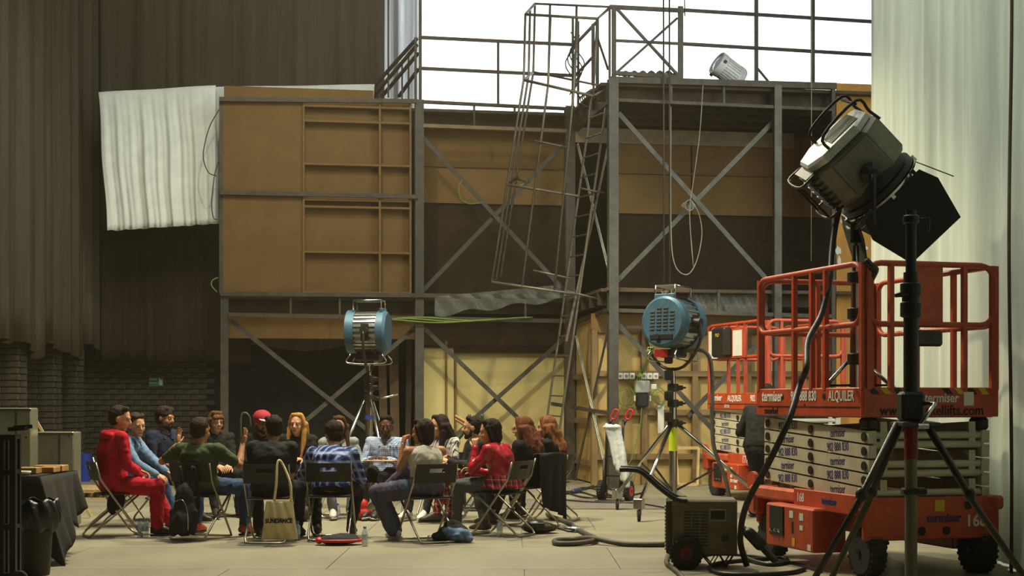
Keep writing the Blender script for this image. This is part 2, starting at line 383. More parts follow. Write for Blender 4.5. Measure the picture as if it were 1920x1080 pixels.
def hcol(px, y0, y1, v, wd, m=m_steel, name='column'):
    a = fac(px, HZ, v); zt = fac(px, y0, v).z; zb = 0 if y1 is None else fac(px, y1, v).z; h = wd/2; t = wd*.14
    poly = [(-h, -h), (h, -h), (h, -h+t), (t/2, -h+t), (t/2, h-t), (h, h-t), (h, h), (-h, h), (-h, h-t), (-t/2, h-t), (-t/2, -h+t), (-h, -h+t)]
    P(name, MB().prism(poly, zt-zb, Matrix.Translation((a.x, a.y, (zt+zb)/2))), m)
def fb(name, a, b, v, wd, h=None, m=m_steel_d, v2=None):
    p, q = fac(*a, v), fac(*b, v if v2 is None else v2); P(name, MB().bar(p, q, wd, h), m)
def flat_bar(name, a, b, v, h, m=m_steel, tk=.015, v2=None):
    """flat or angle bar lying in the facade plane"""
    p, q = fac(*a, v), fac(*b, v if v2 is None else v2); P(name, MB().bar(p, q, tk, h).bar(p+V((0, .02, 0)), q+V((0, .02, 0)), .03, .012), m)
VB = 2.6
hcol(421, 552, None, 0, .13); hcol(415, 183, 552, .0, .07, m_steel_d); hcol(786, 188, None, 0, .15); hcol(1068, 200, None, 0, .17, m_steel_d)
hcol(1149, 148, None, VB, .155); hcol(1457, 160, None, VB, .12); hcol(1562, 160, None, VB, .06, m_steel_d)
hcol(788, -60, 188, -.02, .05, m_steel_d, 'post')
# beams of the left range
for a, b in (((411, 186), (780, 190)), ((413, 361), (783, 369)), ((414, 551), (1062, 556)), ((428, 590), (1062, 602))):
    fb('beam', a, b, .1, .06, .07)
fb('beam', (793, 191), (1062, 204), .05, .08, .05); fb('beam', (793, 236), (1062, 246), .05, .1, .06, mat('pale_beam', (140, 120, 90), .7))
for x, y0, y1 in ((889, 196, 238), (965, 200, 213), (545, 553, 590), (637, 553, 591), (985, 556, 598)): fb('post', (x, y0), (x, y1), .05, .035)
# beams of the projecting bay
fb('beam', (1143, 150), (1567, 162), VB, .1, .1, m_steel_d); fb('beam', (1158, 188), (1562, 206), VB, .07, .05)
fb('beam', (1157, 541), (1452, 552), VB-.4, .06, .04, m_batten); fb('beam', (1157, 582), (1560, 593), VB, .06, .06); fb('beam', (1157, 613), (1560, 620), VB-.5, .06, .05)
for x, y0, y1 in ((1258, 155, 192), (1357, 158, 198), (1560, 162, 206), (1347, 545, 590)): fb('post', (x, y0), (x, y1), VB-.02, .04)
# return beams
c1, c2 = fac(1075, 606, 0), fac(1142, 580, VB); P('beam', MB().bar(c1, c2, .06, .06), m_steel)
c1, c2 = fac(1075, 572, 0), fac(1142, 541, VB); P('beam', MB().bar(c1, c2, .05, .05), m_batten)
c1, c2 = fac(1078, 232, 0), fac(1142, 178, VB); P('beam', MB().bar(c1, c2, .08, .3), m_steel_d)
# decks and joists
u1, u2, ur = fac(1068, 200, 0).x, fac(1149, 200, VB).x, fac(1567, 160, VB).x
for zt in (6.42, 3.15):
    P('deck', MB().box((u1/2, 1.6, zt), (u1, 3.2, .05)), m_deck); P('deck', MB().box(((u1+ur)/2+.6, .37, zt), (ur-u1+1.2, 5.84, .05)), m_deck)
    for j in range(5): P('joist', MB().box((u1/2, .35+.65*j, zt-.13), (u1, .06, .2)), m_darkwood)
    for j in range(9): P('joist', MB().box(((u1+ur)/2+(.6 if j else 0), -2.3+.65*j, zt-.13), (ur-u1+(1.2 if j else 0), .06, .2)), m_darkwood)
P('valance_strip', MB().box(((u2+ur)/2, -.05, 6.05), (ur-u2+.4, .05, .26)), mat('pale_fascia', (160, 142, 110), .8))
# added dark sheet that keeps the backlight out of the bays
P('rear_light_block', MB().box((ur/2+1.6, 3.27, 3.2), (ur+4, .03, 6.4)), m_bcloth)
# x braces
br = [((793, 258), (1058, 545), -.06), ((787, 551), (1058, 268), -.12), ((432, 600), (700, 815), -.06), ((560, 800), (782, 612), -.12), ((792, 612), (1032, 842), -.06), ((830, 838), (1058, 634), -.12)]
for a, b, v in br: flat_bar('brace', a, b, v, .075)
for a, b, v in [((1160, 212), (1436, 522), VB-.06), ((1156, 528), (1452, 226), VB-.12), ((1156, 604), (1425, 905), VB-.06), ((1290, 780), (1452, 612), VB-.12)]: flat_bar('brace', a, b, v, .075)
flat_bar('brace', (1083, 270), (1141, 505), 1.2, .06, mat('pale_steel', (196, 196, 180), .35, .5), .015, 2.4); flat_bar('brace', (1080, 630), (1136, 880), 1.2, .06, MATS['pale_steel'], .015, 2.4)
flat_bar('brace', (1140, 620), (1078, 900), 2.3, .05, m_steel_d, .015, 1.2); fb('brace', (1035, 757), (1142, 775), .6, .04, .06, m_steel_d, 2.4)
# railings on the upper deck
RL = [((785, 70), (1078, 84)), ((785, 128), (1078, 142))]
for a, b in RL: fb('rail', a, b, -.05, .06, .05)
for x, y0, y1 in ((779, 70, 190), (934, 77, 195), (1074, 30, 205), (1084, 40, 205)): fb('rail_post', (x, y0), (x, y1), -.05, .04)
fb('rail', (1078, 84), (1118, 42), -.05, .045, .035, m_steel_d, 1.2); fb('rail', (1078, 142), (1118, 100), -.05, .04, .03, m_steel_d, 1.2); fb('rail_post', (1112, 45), (1112, 160), 1.2, .05); fb('rail_post', (1120, 36), (1120, 170), 1.2, .05); fb('brace', (1120, 70), (1140, 130), 1.2, .03, .03, m_steel_d, 2.2)
# stairs rails rising from the left
for a, b in (((684, 181), (782, 72)), ((700, 181), (782, 84)), ((716, 181), (784, 100)), ((748, 181), (784, 130))): fb('stair_rail', a, b, -1.2, .05, .045, m_steel_d, -.1)
for x, y0, y1 in ((728, 0, 183), (754, 112, 185), (766, 98, 186)): fb('stair_post', (x, y0), (x, y1), -.8, .03)
# cross-braced gate and tall grid of rails on the projecting bay
for a, b in (((1143, 13), (1283, 20)), ((1152, 137), (1276, 145))): fb('gate_rail', a, b, VB-.1, .06, .06)
for x, wd in ((1151, .07), (1276, .08)): fb('gate_post', (x, 12), (x, 148), VB-.1, wd, .05, m_steel_d)
fb('gate_post', (1143, 12), (1143, 165), VB-.1, .035)
for a, b in (((1156, 16), (1272, 142)), ((1156, 136), (1270, 34)), ((1152, 76), (1276, 82))): fb('gate_brace', a, b, VB-.1, .045, .04)
for a, b in (((1283, 19), (1640, 41)), ((1276, 82), (1640, 103))): fb('rail', a, b, 1.2, .06, .05)
for x, y1 in ((1418, 155), (1524, 162)): fb('rail_post', (x, -40), (x, y1), 1.2, .06, .05)
fb('brace', (1420, 128), (1445, 158), 1.2, .04, .03)
# cables on the platform edge
for k in range(5):
    x0 = 1070+k*4; pts = [fac(x0+10*math.sin(t*1.1+k), 60+t*14+3*k, .1) for t in range(9)]; P('hanging_cable', MB().tube(smooth_path(pts, 4), .012, 5), m_black, True)
for k in range(5):
    c0 = fac(1102+k*4, 190-k*3, 1.2); P('cable_coil', MB().tube([c0+V((.16*math.cos(a*.524), .02*k, .12*math.sin(a*.524))) for a in range(12)], .012, 5, True), [m_black, m_rope][k % 2], True)
pts = [fac(x, 138+3*math.sin(x*.4), 2.3) for x in range(1165, 1270, 8)]; P('cable_bundle', MB().tube(smooth_path(pts, 3), .03, 6), m_steel_d, True)
pts = [fac(x, 142+4*math.sin(x*.3+1), 2.35) for x in range(1160, 1260, 8)]; P('cable_bundle', MB().tube(smooth_path(pts, 3), .02, 6), m_rope, True)
# hanging ropes in front of the projecting bay
for (x, y1) in ((1244, 560), (1255, 560), (1283, 30)): P('hanging_rope', MB().tube([fac(x, -40, VB+.1), fac(x+1, y1, VB+.1)], .014 if x < 1280 else .01, 6), m_steel_d, True)
P('hanging_rope', MB().tube(smooth_path([fac(*q, VB+.12) for q in ((1318, 160), (1312, 250), (1300, 340), (1293, 400), (1300, 500))], 5), .009, 5), m_rope, True)
P('hanging_rope', MB().tube(smooth_path([fac(*q, VB+.12) for q in ((1258, 200), (1258, 420), (1265, 495), (1288, 515), (1306, 490), (1316, 440), (1310, 400), (1296, 378))], 6), .009, 5), m_rope, True)
P('hanging_rope', MB().tube([fac(1522, -40, VB+.15), fac(1521, 490, VB+.15)], .008, 5), m_rope, True)
for k in range(4):
    c0 = fac(1293, 385, VB+.12); P('rope_coil', MB().tube([c0+V(((.07+.015*k)*math.cos(a*.6283+k), .02*k, (.09-.01*k)*math.sin(a*.6283+k))) for a in range(10)], .008, 5, True), m_rope, True)
P('loose_cable', MB().tube(smooth_path([fac(*q, .15) for q in ((866, 338), (860, 352), (864, 372), (880, 382), (905, 380))], 5), .01, 5), m_cableg, True)
P('loose_cable', MB().tube(smooth_path([fac(*q, .1) for q in ((411, 205), (392, 240), (381, 290), (390, 322), (406, 330))], 5), .01, 5), mat('dark_green_cable', (60, 84, 50), .5), True)
P('loose_cable', MB().tube(smooth_path([fac(*q, .1) for q in ((410, 300), (402, 330), (397, 380), (400, 408), (408, 412))], 5), .01, 5), MATS['dark_green_cable'], True)
P('loose_cable', MB().tube(smooth_path([fac(*q, .1) for q in ((409, 520), (398, 526), (397, 536), (407, 548))], 5), .01, 5), m_cableg, True)
for k in range(3): P('loose_cable', MB().tube(smooth_path([fac(x, 598+3*math.sin(x*.03+k)+(2*k), .18) for x in range(735, 1000-30*k, 24)], 3), .012, 5), m_cableg, True)
P('plastic_sheet', MB().grid(lambda u, t: fac(815+u*235, 592-30*u+(1-t)*(0)-t*(36-8*u)+4*math.sin(u*17)*(1-t), .14+.03*math.sin(u*40+t*5)), 40, 6), m_plastic, True)
P('plastic_sheet', MB().grid(lambda u, t: fac(1290+u*150, 588-t*(38)+3*math.sin(u*17)*(1-t), VB-.2+.03*math.sin(u*40+t*5)), 30, 6), m_plastic, True)

# ---- set flats (backs of scenery): sheet and battens
def flat(label, px0, py0, px1, py1, v, m, hb=(), vb=(), name='set_flat', depth=.09, mb_=None, bw=.035, group=None, cat='panel'):
    a, b = fac(px0, py1, v), fac(px1, py0, v); z0, z1 = max(a.z, .0), b.z; u0, u1_ = a.x, b.x; mb_ = mb_ or m_batten
    wpos = FA+FU*u0+FN*v+V((0, 0, z0)); t = thing(name, label, cat, wpos, TH, group)
    MB().box(((u1_-u0)/2, 0, (z1-z0)/2), (u1_-u0, .018, z1-z0)).build('sheet', m, t)
    for py in hb:
        z = (fac(px0, py, v).z+fac(px1, py, v).z)/2-z0
        MB().box(((u1_-u0)/2, -depth/2-.01, z), (u1_-u0, depth, bw)).build('batten', mb_, t)
    for px in vb:
        u = fac(px, py0, v).x-u0; MB().box((u, -depth/2-.012, (z1-z0)/2), (bw, depth+.004, z1-z0)).build('batten', mb_, t)
    return t
flat('plain brown hardboard panel at the upper left of the scaffold', 418, 187, 567, 549, .03, m_tan3)
flat('brown hardboard panel divided by shelf-like battens, upper scaffold level', 568, 190, 769, 552, -.1, m_tan3, (204, 232, 312, 378, 391, 475, 550), (569, 711, 768), depth=.16)
flat('thin strip of brown board rising behind the upper left panels', 420, 170, 700, 190, -.6, m_tan)
flat('wide brown board behind the upper cross brace beside the caged ladder', 793, 238, 1066, 380, -.7, m_tan, (314,), (), depth=.04)
flat('dark brown cloth stretched behind the upper cross brace', 790, 380, 1066, 556, -.75, m_bcloth, cat='cloth')
flat('brown strip of board above the dark opening of the lower left bay', 429, 588, 778, 634, -.5, m_tan)
flat('dark cloth valance above the pale panels under the scaffold', 852, 600, 1062, 662, -.55, m_bcloth, cat='cloth')
flat('dark cloth valance between two steel columns under the scaffold', 792, 600, 852, 652, -.55, m_bcloth, cat='cloth')
flat('narrow pale plywood panel beside the steel column under the scaffold', 784, 640, 851, 905, -.6, m_tan2, (), (836,), depth=.05)
flat('wide pale plywood panel behind the lower cross brace', 850, 650, 1060, 905, -.65, m_tan2, (), (853,), depth=.09)
flat('dim brown board high in the projecting scaffold bay', 1160, 262, 1640, 400, .0, m_tan, (330,), (1298, 1500), depth=.05)
flat('dark cloth in the upper opening of the projecting bay', 1150, 400, 1640, 560, -.05, m_bcloth, cat='cloth')
flat('brown battened boards under the projecting bay behind the wall sockets', 1108, 622, 1575, 915, 1.7, mat('hardboard_mid', (184, 154, 94), .75, 0, .07, 1.8, .08, 90, .3), (701, 773, 855), (1112, 1205, 1300, 1400), depth=.11, bw=.09, mb_=mat('batten_dark', (132, 106, 68), .8, 0, .12, 3))
flat('dim brown fascia board over the lower boards of the projecting bay', 1108, 592, 1575, 624, 1.75, m_tan)
# return wall
tr = thing('set_flat', 'brown battened side boards in the corner beside the inner column', 'panel', FA+FU*(u1+.12), TH)
MB().box((0, -.85, 1.4), (.02, 1.7, 2.75)).build('sheet', MATS['hardboard_mid'], tr)
for z in (.35, 1.05, 1.8): MB().box((-.04, -.85, z), (.07, 1.7, .09)).build('batten', MATS['batten_dark'], tr)
# patched yellow panel at the far right
yp = flat('ochre wall panel with white plaster patches between platform and curtain', 1568, 160, 1680, 930, 2.35, mat('ochre_board', (196, 142, 62), .75, 0, .08, 2))
for (px, py, a, b) in ((1590, 415, .12, .09), (1600, 432, .1, .06), (1572, 470, .05, .07), (1617, 478, .06, .03), (1574, 490, .03, .09), (1620, 465, .07, .04)):
    q = fac(px, py, 2.37); q0 = fac(1568, 930, 2.35); mb = MB()
    mb.prism([(a*math.cos(t*.63)*(1+.2*math.sin(3*t)), b*math.sin(t*.63)*(1+.25*math.cos(2*t))) for t in range(10)], .006, facing((q.x-q0.x, -.014, q.z-max(q0.z, 0)), (0, -1, 0))).build('plaster_patch', m_white, yp)
# leaning dark planks in the lower left bay
for k, (x0, x1, yt, wd, lab) in enumerate(((722, 716, 655, .14, 'dark plank leaning leftmost in the bay behind the film lamp'), (742, 738, 640, .16, 'broad dark plank leaning behind the tripod of the film lamp'), (764, 768, 628, .1, 'narrow dark plank leaning next to the steel column'))):
    a, b = fac(x0, 905, -.9), fac(x1, yt, -1.15); a.z = .005; wa = FA+FU*a.x+FN*(-a.y); wb_ = FA+FU*b.x+FN*(-b.y)+V((0, 0, b.z))
    one(MB().bar(wa, wb_, wd, .03, V((0, 1, 0))), 'wooden_plank', mat('plank_brown', (88, 68, 44), .8, 0, .2, 3), lab, 'plank', 'planks leaning under the scaffold')

# ================================================================== caged ladder
m_lad = mat('ladder_steel', (116, 108, 92), .45, .6, .15, 9)
la = fac(1040, 905, 1.5); lad = thing('caged_ladder', 'steel access ladder with a long leaning safety cage', 'ladder', FA+FU*la.x+FN*1.5, TH)
def LP(px, py, v): q = fac(px, py, v); return V((q.x-la.x, q.y-la.y, q.z))
def lt(name, pts, r=.018): MB().tube([LP(*q) for q in pts], r, 6).build(name, m_lad, lad, True)
S1 = [(1142, 160, 2.45), (1048, 815, 1.9)]; S2 = [(1112, 172, 1.75), (1022, 812, 1.35)]
lp = lambda S, t: tuple(S[0][i]+(S[1][i]-S[0][i])*t for i in range(3))
for S in (S1, S2): MB().bar(LP(*S[0]), LP(*lp(S, 1.12)), .03, .06).build('stile', m_lad, lad)
S3 = [(1150, 230, 2.3), (1062, 640, 2.05)]; MB().bar(LP(*S3[0]), LP(*S3[1]), .025, .04).build('brace', m_lad, lad)
for k in range(19): t = .02+k*.058; MB().cyl(LP(*lp(S1, t)), LP(*lp(S2, t)), .014, n=6).build('rung', m_lad, lad)
hoops = [[(1003, 7, 1.0), (985, 27, 2.0), (1120, 35, 2.6), (1145, 13, 2.5)], [(1000, 135, 1.0), (982, 150, 2.0), (1112, 180, 2.6), (1142, 164, 2.45)],
         [(970, 333, 1.0), (950, 346, 2.0), (1086, 368, 2.4), (1128, 340, 2.3)], [(938, 522, 1.0), (922, 529, 2.0), (1085, 552, 2.35), (1140, 560, 2.2)]]
for i, h in enumerate(hoops):
    lt('cage_hoop', h[:2]+[h[2]] if i > 1 else h, .024)
    if i == 0: lt('cage_hoop', [h[0], h[3]], .02)
    if i == 1: lt('cage_hoop', [h[0], h[3]], .02)
mixp = lambda a, b, t: tuple(a[i]+(b[i]-a[i])*t for i in range(3))
for (e0, e1, t) in ((0, 1, 0), (0, 1, .5), (0, 1, 1), (1, 2, .35), (1, 2, .72), (1, 2, 1), (0, 3, .2), (0, 3, .55)):
    q = [mixp(h[e0], h[e1], t) for h in hoops]
    lt('cage_bar', q[:2] if e0 == 0 and e1 == 3 or (e0 == 1 and t == 1) else [q[0], q[1], q[3]], .02)
for a, b in (((1003, 264, 2.2), (1064, 276, 2.3)), ((1000, 507, 2.1), (1070, 522, 2.2)), ((1087, 353, 2.3), (1134, 362, 2.4)), ((1060, 545, 2.2), (1120, 560, 2.3)), ((968, 335, 1.4), (992, 342, 1.8)), ((972, 350, 1.9), (992, 340, 1.8))): lt('cage_strut', [a, b], .018)
# ================================================================== lifts
m_or = mat('lift_orange', (184, 72, 34), .45, 0, .14, 5, .06, 60, .5)
m_or2 = mat('lift_orange_dirty', (190, 88, 56), .6, 0, .2, 7)
m_arm = mat('lift_arm_cream', (196, 188, 160), .5, 0, .1, 4)
m_tyre = mat('tyre_rubber', (44, 42, 38), .85, 0, .15, 9, .3, 50); m_hubg = mat('hub_grey', (140, 136, 118), .6)
m_navy = mat('print_navy', (44, 52, 110), .6, 0, .02); m_blackp = mat('print_black', (24, 20, 16), .6, 0, .02)
m_yel = mat('warn_yellow', (206, 170, 40), .55, 0, .05); m_chrome = mat('chrome', (200, 198, 190), .18, 1, .04, 5, 0)
m_paper = mat('paper_white', (216, 212, 198), .7, 0, .04); m_rail = mat('lift_rail_orange', (176, 66, 32), .45, 0, .1, 6, .04, 60, .5)
m_gun = mat('dark_steel', (72, 68, 60), .4, .7, .12)
def rrect(a0, a1, b0, b1, r, f3, k=4, flags=(1, 1, 1, 1)):
    """closed rounded rectangle mapped through f3(a, b)"""
    out = []
    for (ca, cb, s0) in ((a1-r, b1-r, 0), (a0+r, b1-r, 1), (a0+r, b0+r, 2), (a1-r, b0+r, 3)):
        for i in range(k+1): an = (s0+i/k)*PI/2; out.append(f3(ca+r*math.cos(an), cb+r*math.sin(an)))
    return out
def wheel(name, parent, c, ax, r, wd, tyre, hub, n=24, tread=False, hubr=.58):
    c = V(c); ax = V(ax).normalized(); Mx = Matrix.Translation(c) @ ax.to_track_quat('Z', 'Y').to_matrix().to_4x4()
    w_ = MB().lathe([(r*hubr, -wd/2), (r*.9, -wd/2), (r, -wd*.32), (r, wd*.32), (r*.9, wd/2), (r*hubr, wd/2)], Mx, n)
    if tread:
        for i in range(n): a = 2*PI*i/n; w_.box((0, 0, 0), (.02*r/.2, r*.12, wd*.9), Mx @ Matrix.Rotation(a, 4, 'Z') @ Matrix.Translation((r*.99, 0, 0)))
    o = w_.build(name, tyre, parent, 40)
    MB().lathe([(r*.1, -wd*.46), (r*hubr*.95, -wd*.4), (r*hubr, -wd*.3), (r*hubr, wd*.3), (r*hubr*.95, wd*.4), (r*.1, wd*.46)], Mx, n).build('hub', hub, o, 40)
    nut = MB(); nut.lathe([(r*.14, -wd*.6), (r*.14, wd*.6)], Mx, 10)
    for i in range(5): a = 2*PI*i/5; nut.box((0, 0, 0), (r*.08, r*.08, wd*.98), Mx @ Matrix.Rotation(a, 4, 'Z') @ Matrix.Translation((r*.36, 0, 0)))
    nut.build('wheel_nuts', m_gun, o); return o
def lift(label, corner, rz, number, L=1.9, Wd=1.2, second=False):
    """scissor lift; local x across the end (right), local y along the side away from the camera, origin at near left corner"""
    t = thing('scissor_lift', label, 'scissor lift', corner, rz)
    B = lambda n, mb, m, s=None, p=None: mb.build(n, m, p or t, s)
    # base chassis
    B('chassis', MB().bbox((Wd/2, L/2, .47), (Wd-.16, L-.1, .28), .02), m_or)
    B('end_plate', MB().bbox((Wd/2, .0, .46), (Wd+.02, .05, .34), .012), m_or); B('end_plate', MB().bbox((Wd/2, L, .46), (Wd+.02, .05, .34), .012), m_or)
    for x in (.0, Wd): B('side_rail', MB().bbox((x, L/2, .575), (.1, L+.08, .11), .02), m_or2)
    for y in (.3,): B('control_tray', MB().bbox((-.02, .95, .33), (.3, .88, .36), .015), m_or)
    B('name_plate', MB().bbox((-.045, .55, .57), (.03, 1.06, .16), .006), m_or)
    B('battery_tray', MB().bbox((Wd+.02, .95, .33), (.2, .88, .36), .015), m_or)
    B('control_panel', MB().bbox((-.175, 1.17, .37), (.012, .26, .25), .004), m_black)
    for k in range(3): B('toggle_switch', MB().cyl((-.18, 1.09+.08*k, .28), (-.2, 1.09+.08*k, .29), .012, n=8), m_chrome)
    for (y, z, a, b) in ((.9, .44, .07, .06), (.72, .43, .07, .06), (.72, .34, .06, .04), (.58, .19, .06, .05)): B('sticker', MB().box((-.172, y, z), (.003, a, b)), m_paper)
    B('tray_slot', MB().box((-.171, .88, .33), (.003, .03, .1)), m_black); B('warning_sticker', MB().box((-.172, .86, .21), (.003, .05, .07)), m_yel)
    B('end_cap', MB().bbox((.0, L+.02, .5), (.12, .16, .26), .03), m_or); B('tow_eye', MB().lathe([(.05, -.02), (.09, -.02), (.09, .02), (.05, .02)], Matrix.Translation((0, L+.1, .66)) @ Matrix.Rotation(PI/2, 4, 'Y'), 16), m_or)
    for x in (.1, Wd-.1):
        for y in (.12, L-.12): wheel('wheel', t, (x, y, .19), (1, 0, 0), .19, .15, m_tyre, mat('hub_light', (172, 166, 146), .6), tread=True, hubr=.72)
    if not second:
        for (x, z, r_) in ((.5, .36, .035), (.72, .36, .035), (.92, .56, .035)): B('end_hole', MB().cyl((x, -.028, z), (x, -.032, z), r_), m_blackp)
        B('warning_sticker', MB().box((.66, -.028, .56), (.09, .004, .09)), m_yel)
    # scissor pack
    z0 = .68
    for k in range(5):
        z = z0+.115*k
        for x, s in ((.09, 1), (Wd-.09, 1)):
            arm = B('scissor_arm', MB().bar((x, .02, z-.035), (x, L-.02, z+.055), .07, .1), m_arm)
            if x < .5:
                for yy in (.08, .98, L-.1): zz = z-.035+.09*yy/L; MB().cyl((x-.04, yy, zz), (x-.05, yy, zz), .036, n=12).build('pivot_pin', m_gun, arm, 40)
                M1 = facing((x-.036, .52, z-.035+.09*.52/L), (-1, 0, 0), V((0, .05, 1))); M2 = facing((x-.036, 1.42, z-.035+.09*1.42/L), (-1, 0, 0), V((0, .05, 1)))
                aa, bb = (('902 888 830', 'termiser') if k % 2 else ('termiser', '902 888 830'))
                text(aa, m_navy, arm, M1, .1, .72); text(bb, m_navy, arm, M2, .1, .72)
        for x in (.2, Wd-.2): B('inner_arm', MB().bar((x, .04, z+.045), (x, L-.04, z-.04), .06, .085), m_arm)
        for y in (.06, L-.06): B('cross_tube', MB().cyl((.1, y, z+(.02 if k % 2 else -.02)), (Wd-.1, y, z+(.02 if k % 2 else -.02)), .03, n=10), m_arm, 40)
    # platform
    B('platform_floor', MB().bbox((Wd/2, L/2, 1.29), (Wd-.04, L-.02, .06), .01), m_gun)
    zt0, zt1 = 1.265, 1.5
    for nm, c_, d_ in (('toe_board', (.0, L/2, (zt0+zt1)/2), (.03, L, zt1-zt0)), ('toe_board', (Wd, L/2, (zt0+zt1)/2), (.03, L, zt1-zt0)), ('toe_board', (Wd/2, 0, (zt0+zt1)/2), (Wd+.02, .03, zt1-zt0)), ('toe_board', (Wd/2, L, (zt0+zt1)/2), (Wd+.02, .03, zt1-zt0))): B(nm, MB().bbox(c_, d_, .008), m_or)
    B('toe_lip', MB().box((-.018, L/2, 1.345), (.006, L-.06, .006)), m_gun)
    for x in (.1, Wd-.1): B('roller_block', MB().bbox((x, .1, 1.21), (.1, .16, .1), .02), m_black)
    # guard rails
    zr, zm = 2.48, 2.0
    def railside(f3, a0, a1, posts, skew=0):
        B('guard_rail', MB().tube(rrect(a0, a1, zm, zr, .12, f3), .024, 8, True), m_rail, True)
        for a in posts: B('rail_post', MB().bar(f3(a, zt1-.02), f3(a, zr), .04, .04), m_rail)
    lf = lambda a, b: V((0, a, b)); rf = lambda a, b: V((Wd, a, b)); nf = lambda a, b: V((a, 0, b)); ff = lambda a, b: V((a, L, b))
    for fn_, a1, ps in ((lf, L, (.02, .62, .86, 1.18, L-.04)), (rf, L, (.02, .62, 1.2, L-.04)), (nf, Wd, (.04, .24, .9, Wd-.04)), (ff, Wd, (.04, .6, Wd-.04))): railside(fn_, .03, a1-.03, ps)
    B('corner_post', MB().bar((.07, .03, zt1), (.07, .03, zr), .05, .05), m_rail)
    if not second:
        B('gate_panel', MB().bbox((.57, -.0, 2.24), (.27, .02, .5), .008), m_or); B('document_box', MB().bbox((.54, -.03, 1.89), (.27, .07, .13), .02), m_gun)
        B('grip_clamp', MB().tube(smooth_path([(.02, .0, 2.5), (.06, -.03, 2.44), (.1, .0, 2.42), (.07, .05, 2.3), (.05, .06, 2.1)], 4), .03, 6), m_gun, True)
        for k in range(10):
            x = .1+k*.11
            if .4 < x < .75: continue
            B('hazard_stripe', MB().prism([(x-.03, -.024), (x+.03, -.024), (x-.015, .024), (x-.075, .024)], .003, facing((0, -.0175, 1.47), (0, -1, 0))), m_yel if k % 2 else m_blackp)
        text('termiser', m_white, t, facing((.68, -.019, 1.415), (0, -1, 0)), .105, .85, bold=.002, shear=.1); text('www.snorkellifts.com', m_blackp, t, facing((.6, -.019, 1.315), (0, -1, 0)), .115, .93, bold=.001)
        text(number, m_paper, t, facing((.99, -.029, .43), (0, -1, 0)), .13, 1, bold=.003); text('termiser', m_navy, t, facing((.7, -.029, .46), (0, -1, 0)), .1, .9, bold=.002)
        B('label_sticker', MB().box((.93, -.019, 1.41), (.09, .004, .11)), m_paper)
    else:
        B('notice_board', MB().bbox((-.03, 1.2, 2.2), (.015, 1.3, .42), .005), m_or)
        B('notice_sheet', MB().box((-.04, 1.62, 2.2), (.006, .34, .4)), m_paper); B('notice_sheet', MB().box((-.04, .8, 2.2), (.006, .3, .36)), m_paper)
        cb = B('control_box', MB().bbox((-.1, 1.2, 2.22), (.14, .44, .42), .03), m_black); text('PRO', m_yel, cb, facing((-.172, 1.2, 2.32), (-1, 0, 0)), .07)
    text('termiser', m_white, t, facing((-.019, L-.32, 1.43), (-1, 0, 0)), .13, .9, bold=.003, shear=.1)
    if second: text('ALQUILER', m_white, t, facing((-.019, .95, 1.42), (-1, 0, 0)), .12, .85, bold=.002); text('902', m_white, t, facing((-.019, .35, 1.42), (-1, 0, 0)), .12, .85, bold=.002); text('S3226E', m_paper, t, facing((-.019, 1.2, 1.31), (-1, 0, 0)), .06, 1)
    else: text('902 888 830', m_white, t, facing((-.019, .98, 1.43), (-1, 0, 0)), .115, .8, bold=.002); text('ALQUILER', m_white, t, facing((-.019, .33, 1.43), (-1, 0, 0)), .12, .78, bold=.001)
    if not second: text('snorkel', m_blackp, t, facing((-.019, L-.3, 1.305), (-1, 0, 0)), .09, 1); B('hole', MB().cyl((-.016, .62, 1.43), (-.02, .62, 1.43), .025), m_blackp); B('hole', MB().cyl((-.016, 1.38, 1.43), (-.02, 1.38, 1.43), .025), m_blackp)
    text(number, m_paper, t, facing((-.062, .95 if not second else .5, .575), (-1, 0, 0)), .1 if not second else .14, .9, bold=.003)
    text('termiser', m_navy if not second else m_white, t, facing((-.062 if not second else -.175, .45 if not second else .62, .575 if not second else .28), (-1, 0, 0)), .08, .9, bold=.002)
    return t
RZ1 = math.atan2(.279, .963)
e1 = V((math.cos(RZ1), math.sin(RZ1), 0)); e2 = V((-math.sin(RZ1), math.cos(RZ1), 0)); LC = V((2.76, 11.72, 0))
lift('large orange scissor lift in the right foreground marked 168', LC, RZ1, '168')
LC2 = V((XD(1328, 22), 22, 0))-e2*1.9
lift('smaller-looking orange scissor lift marked 177 parked behind the near lift', LC2, RZ1, '177', second=True)
def LW(a, b, z): return LC+e1*a+e2*b+V((0, 0, z))

